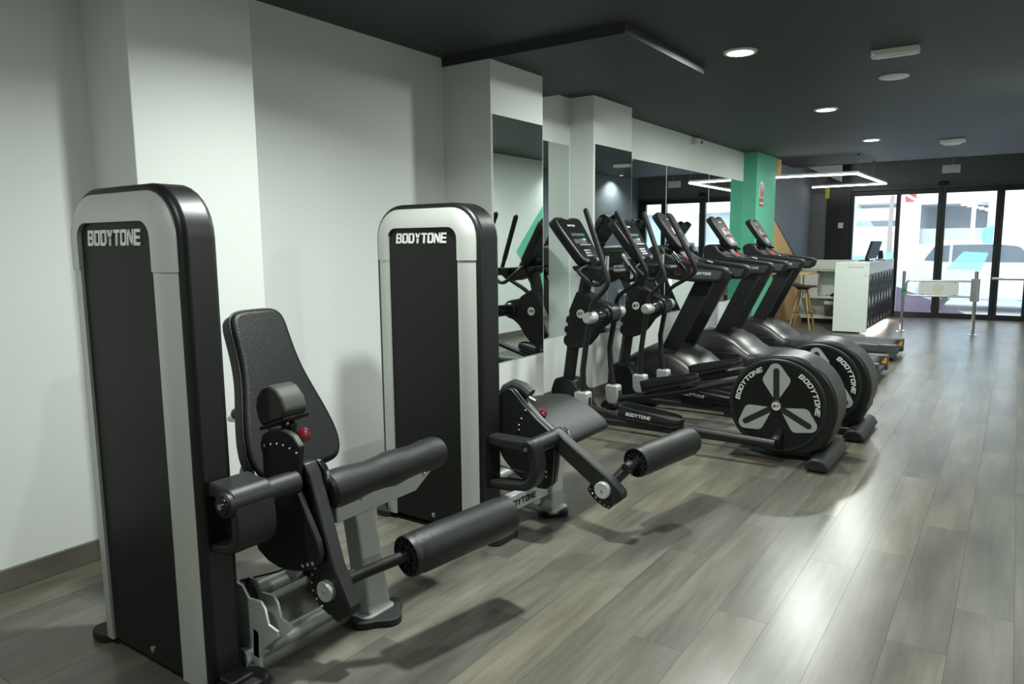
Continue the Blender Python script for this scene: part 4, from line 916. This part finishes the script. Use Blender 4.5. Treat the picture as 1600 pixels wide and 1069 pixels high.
# wall shelf table with a slanting brace
t = thing('wall_table', (-3.0, 12.3, .85), 'light wood wall table with a slanting brace beside the bar stool', 'table')
MB().box(-3.34, -2.66, 12.02, 12.62, .885, .92).build('table_top', 'wood_light', t, bevel=.003)
MB().box(-3.33, -2.86, 12.08, 12.12, .835, .885).build('rail', 'wood_olive', t)
MB().bar((-3.345, 12.10, .42), (-2.90, 12.10, .845), .04, .05, (0, 1, 0)).build('brace', 'wood_olive', t)
# extinguisher behind the pillar
ex, ey = -3.255, 12.10
t = thing('fire_extinguisher', (ex, ey, 0), 'red fire extinguisher standing behind the green pillar', 'fire extinguisher')
MB().lathe([(.06, 0), (.065, .01), (.065, .33), (.05, .385), (.022, .41), (.022, .44)], (ex, ey, .0), (0, 0, 1), 22).build('cylinder', 'red_paint', t)
MB().box(ex-.015, ex+.06, ey-.012, ey+.012, .44, .47).box(ex-.01, ex+.075, ey-.01, ey+.01, .485, .50).build('valve', 'frame_black', t)
MB().tube([(ex+.02, ey, .455), (ex+.07, ey-.04, .50), (ex+.085, ey-.05, .35), (ex+.07, ey-.05, .14)], .010, 8, fillet=.04).build('hose', 'frame_black', t)
MB().lathe([(.0658, .17), (.0658, .27)], (ex, ey, 0), (0, 0, 1), 22).build('label_band', 'sign_white', t)
t = thing('wall_intercom', (-3.33, 12.15, 1.05), 'small dark intercom on the chipboard behind the pillar', 'intercom')
MB().box(-3.335, -3.29, 12.10, 12.20, 1.0, 1.26).build('body', 'frame_black', t, bevel=.006)
MB().box(-3.291, -3.286, 12.12, 12.18, 1.06, 1.14).build('grille', 'deck_grey', t)

# swing gate
t = thing('swing_gate', (-.48, 12.76, 0), 'steel swing gate with a white panel by the reception desk', 'gate')
gy = 12.78
MB().cyl((-.475, gy, 0), (-.475, gy, .945), .024, 20).build('post', 'steel', t)
MB().pz(rrect(-.535, -.425, gy-.05, gy+.05, .012), .50, .835).build('pivot_housing', 'steel', t, bevel=.003)
MB().lathe([(.075, 0), (.075, .008), (.035, .014), (.030, .02)], (-.475, gy, 0), (0, 0, 1), 26).build('base_flange', 'chrome', t)
MB().tube([(-.53, gy, .795), (-1.385, gy, .795), (-1.385, gy, .565), (-.53, gy, .565)], .014, 12, fillet=.06).build('wing_tube', 'steel', t)
pn = MB().box(-1.215, -.69, gy-.006, gy+.006, .578, .782).build('wing_panel', 'white_plastic', t, bevel=.002)
MB().lathe([(.078, 0), (.078, .002)], (-.955, gy-.006, .68), (0, -1, 0), 30).build('panel_badge', 'cream', pn)
bolts(pn, [(-1.16, .772), (-.74, .772), (-1.16, .588), (-.74, .588)], gy-.006, .008, 'frame_black', 'clip')
t = thing('gate_post', (-1.43, 12.85, 0), 'slim steel post with a green band at the desk corner', 'post')
MB().cyl((-1.43, 12.85, 0), (-1.43, 12.85, .935), .022, 20).build('post', 'steel', t)
MB().cyl((-1.43, 12.85, .60), (-1.43, 12.85, .66), .0232, 20).build('green_band', 'tape_green', t)
MB().lathe([(.07, 0), (.07, .008), (.033, .014), (.028, .02)], (-1.43, 12.85, 0), (0, 0, 1), 26).build('base_flange', 'chrome', t)
t = thing('barrier_rail', (.1, 12.72, 0), 'short steel barrier rail fixed to the right wall by the gate', 'barrier')
MB().cyl((-.285, 12.72, .845), (XR, 12.72, .845), .020, 18).build('rail', 'steel', t)
MB().cyl((.24, 12.72, 0), (.24, 12.72, .845), .020, 18).build('post', 'steel', t)
MB().lathe([(.06, 0), (.06, .008), (.03, .014)], (.24, 12.72, 0), (0, 0, 1), 24).build('base_flange', 'chrome', t)
t = thing('waiting_bench', (.2, 13.6, 0), 'white seat edge with steel legs by the glass front', 'bench')
MB().px([(13.35, .36), (13.95, .36), (13.95, .47), (13.35, .47)], .165, .295).build('seat', 'white_plastic', t, bevel=.01)
for y in (13.40, 13.90):
    MB().cyl((.19, y, 0), (.19, y, .36), .012, 12).build('leg', 'steel', t); MB().cyl((.28, y, 0), (.28, y, .36), .012, 12).build('leg', 'steel', t)

# ================================================================== THE STREET OUTSIDE
ZG = -.12
struct(MB().box(-30, 40, YF+.2, 17.0, ZG-.1, ZG+.08).build('pavement', 'paving'))
struct(MB().box(-30, 40, 17.0, 27.0, ZG-.2, ZG+.08).build('street', 'asphalt'))
struct(MB().box(-30, 40, 27.0, 30.0, ZG-.1, ZG).build('pavement_opposite', 'paving'))
def car(x, y, z, paint, label, flip=False):
    t = thing('parked_car', (x, y, z), label, 'car')
    s = -1 if flip else 1
    X = lambda u: x+s*u
    low = [(.10, .22), (0, .40), (-.03, .62), (.04, .86), (.16, .97), (2.75, .97), (3.35, .92), (3.78, .80), (3.92, .62), (3.90, .34), (3.75, .22)]
    MB().py([(X(u), z+v) for u, v in low], y, y+1.68).build('body', paint, t, bevel=.06, seg=3)
    bot = [(.16, .95), (2.85, .95)]; top = [(.52, 1.36), (.85, 1.42), (1.85, 1.42), (2.15, 1.36)]
    vs = []
    for yy, g in ((y+.05, .16), (y+1.63, -.16)):
        vs += [(X(u), yy, z+v) for u, v in bot]+[(X(u), yy+g, z+v) for u, v in top[::-1]]
    n = 6
    MB().add(vs, [tuple(range(n)), tuple(range(n, 2*n))]+[(i, (i+1) % n, n+(i+1) % n, n+i) for i in range(n)]).build('cabin', paint, t, bevel=.03, seg=3)
    def gl(poly):
        q = [(X(u), y+.05+.16*(v-.95)/.45-.012, z+v) for u, v in poly]; q2 = [(a, b+.02, c) for a, b, c in q]; n = len(q)
        MB().add(q+q2, [tuple(range(n)), tuple(range(n, 2*n))]+[(i, (i+1) % n, n+(i+1) % n, n+i) for i in range(n)]).build('side_window', 'car_glass', t, smooth=False)
    gl([(.50, 1.02), (.95, .99), (.95, 1.33), (.68, 1.31)]); gl([(1.0, .99), (1.72, .99), (1.72, 1.34), (1.0, 1.335)]); gl([(1.78, .99), (2.62, .99), (2.10, 1.30), (1.78, 1.34)])
    for yy in (y, y+1.68):
        for u in (.68, 3.15):
            d = -1 if yy == y else 1
            w = MB().lathe([(.20, .02), (.30, .02), (.31, 0), (.31, -.16), (.2, -.18)], (X(u), yy+d*.005, z+.31), (0, d, 0), 26).build('wheel', 'tyre', t)
            MB().lathe([(.20, .021), (.19, .010), (.05, .025), (.0, .03)], (X(u), yy+d*.005, z+.31), (0, d, 0), 20).build('hub_cap', 'silver_paint', w)
    MB().ball((X(2.45), y-.06, z+1.03), .10, .09, .07).build('wing_mirror', paint, t)
    MB().box(min(X(.92), X(1.05)), max(X(.92), X(1.05)), y-.012, y+.01, z+.86, z+.885).build('door_handle', paint, t)
    return t
car(-2.10, 17.4, -.03, 'car_white', 'white hatchback parked outside the glass doors')
car(-3.0, 20.6, .02, 'car_blue', 'pale blue car behind the white hatchback', True)
# building across the street
bl = thing('street_building', (0, 30, 0), 'white building front with a dark shop opening across the street', 'building')
b = MB()
OPEN = [(-8.6, -5.4, 1.9, 2.75), (-5.05, -3.65, 1.9, 2.75), (-2.95, -.92, 1.25, 2.66), (1.2, 4.4, .2, 2.6), (5.6, 9.5, .2, 2.6)]
xs = sorted({-25., 25.}|{a for o_ in OPEN for a in o_[:2]}); zs = sorted({ZG, 9.}|{a for o_ in OPEN for a in o_[2:]})
for i in range(len(xs)-1):
    for k in range(len(zs)-1):
        cx_, cz_ = (xs[i]+xs[i+1])/2, (zs[k]+zs[k+1])/2
        if not any(a < cx_ < b_ and c < cz_ < d for a, b_, c, d in OPEN): b.box(xs[i], xs[i+1], 30, 30.4, zs[k], zs[k+1])
b.build('wall', 'facade_white', bl, smooth=False)
for a, b_, c, d in OPEN[:2]:
    w = MB().box(a, b_, 30.25, 30.3, c, d).build('window', 'facade_cream', bl)
    MB().box(a, b_, 30.2, 30.26, d-.16, d-.06).build('blind_rail', 'facade_dark', w); MB().box(a, b_, 30.2, 30.26, c-.0, c+.22).build('sill_shade', 'facade_dark', w)
a, b_, c, d = OPEN[2]
MB().box(a, b_, 33, 33.1, c, d).box(a-.1, a, 30.2, 33, c, d).box(b_, b_+.1, 30.2, 33, c, d).box(a, b_, 30.3, 33, d, d+.1).build('shop_interior', 'facade_dark', bl)
MB().box(a, b_, 30.28, 30.34, c, c+.55).build('shop_sign_band', 'facade_grey', bl)
for k in range(5): MB().box(-1.75+.17*k, -1.45+.17*k, 30.5+.4*k, 30.7+.4*k, 2.60-.04*k, 2.63-.04*k).build('shop_lamp', 'lamp_glow', bl)
for a, b_, c, d in OPEN[3:]: w = MB().box(a, b_, 30.3, 30.34, c, d).build('window', 'facade_grey', bl)
MB().box(-2.6, -1.95, 29.97, 30, .55, 1.15).build('notice_board', 'skirting', bl)
MB().box(-3.45, -3.10, 29.97, 30, 2.75, 3.05).build('street_plate', 'white_plastic', bl)
MB().py([(-3.45, 2.75), (-3.10, 2.75), (-3.45, 2.98)], 29.96, 29.97).py([(-3.10, 3.05), (-3.10, 2.86), (-3.40, 3.05)], 29.96, 29.97).build('street_plate_mark', 'sign_red', bl, smooth=False)
t = thing('street_tree', (-3.55, 27.6, ZG), 'thin bare tree trunk on the pavement across the street', 'tree')
MB().tube([(-3.55, 27.6, ZG), (-3.58, 27.6, 2.0), (-3.52, 27.6, 4.5)], [.10, .07, .05], 10).build('trunk', 'trunk', t)
MB().tube([(-3.55, 27.6, 3.0), (-3.2, 27.5, 4.2)], [.04, .02], 8).build('branch', 'trunk', t)
t = thing('street_lamp', (-1.22, 27.4, ZG), 'pale slim lamp post in front of the shop opening', 'lamp post')
MB().cyl((-1.22, 27.4, ZG), (-1.22, 27.4, 6), .06, 14).build('pole', 'facade_white', t)
MB().cyl((-1.22, 27.4, ZG), (-1.22, 27.4, ZG+.4), .09, 14).build('base', 'facade_white', t)
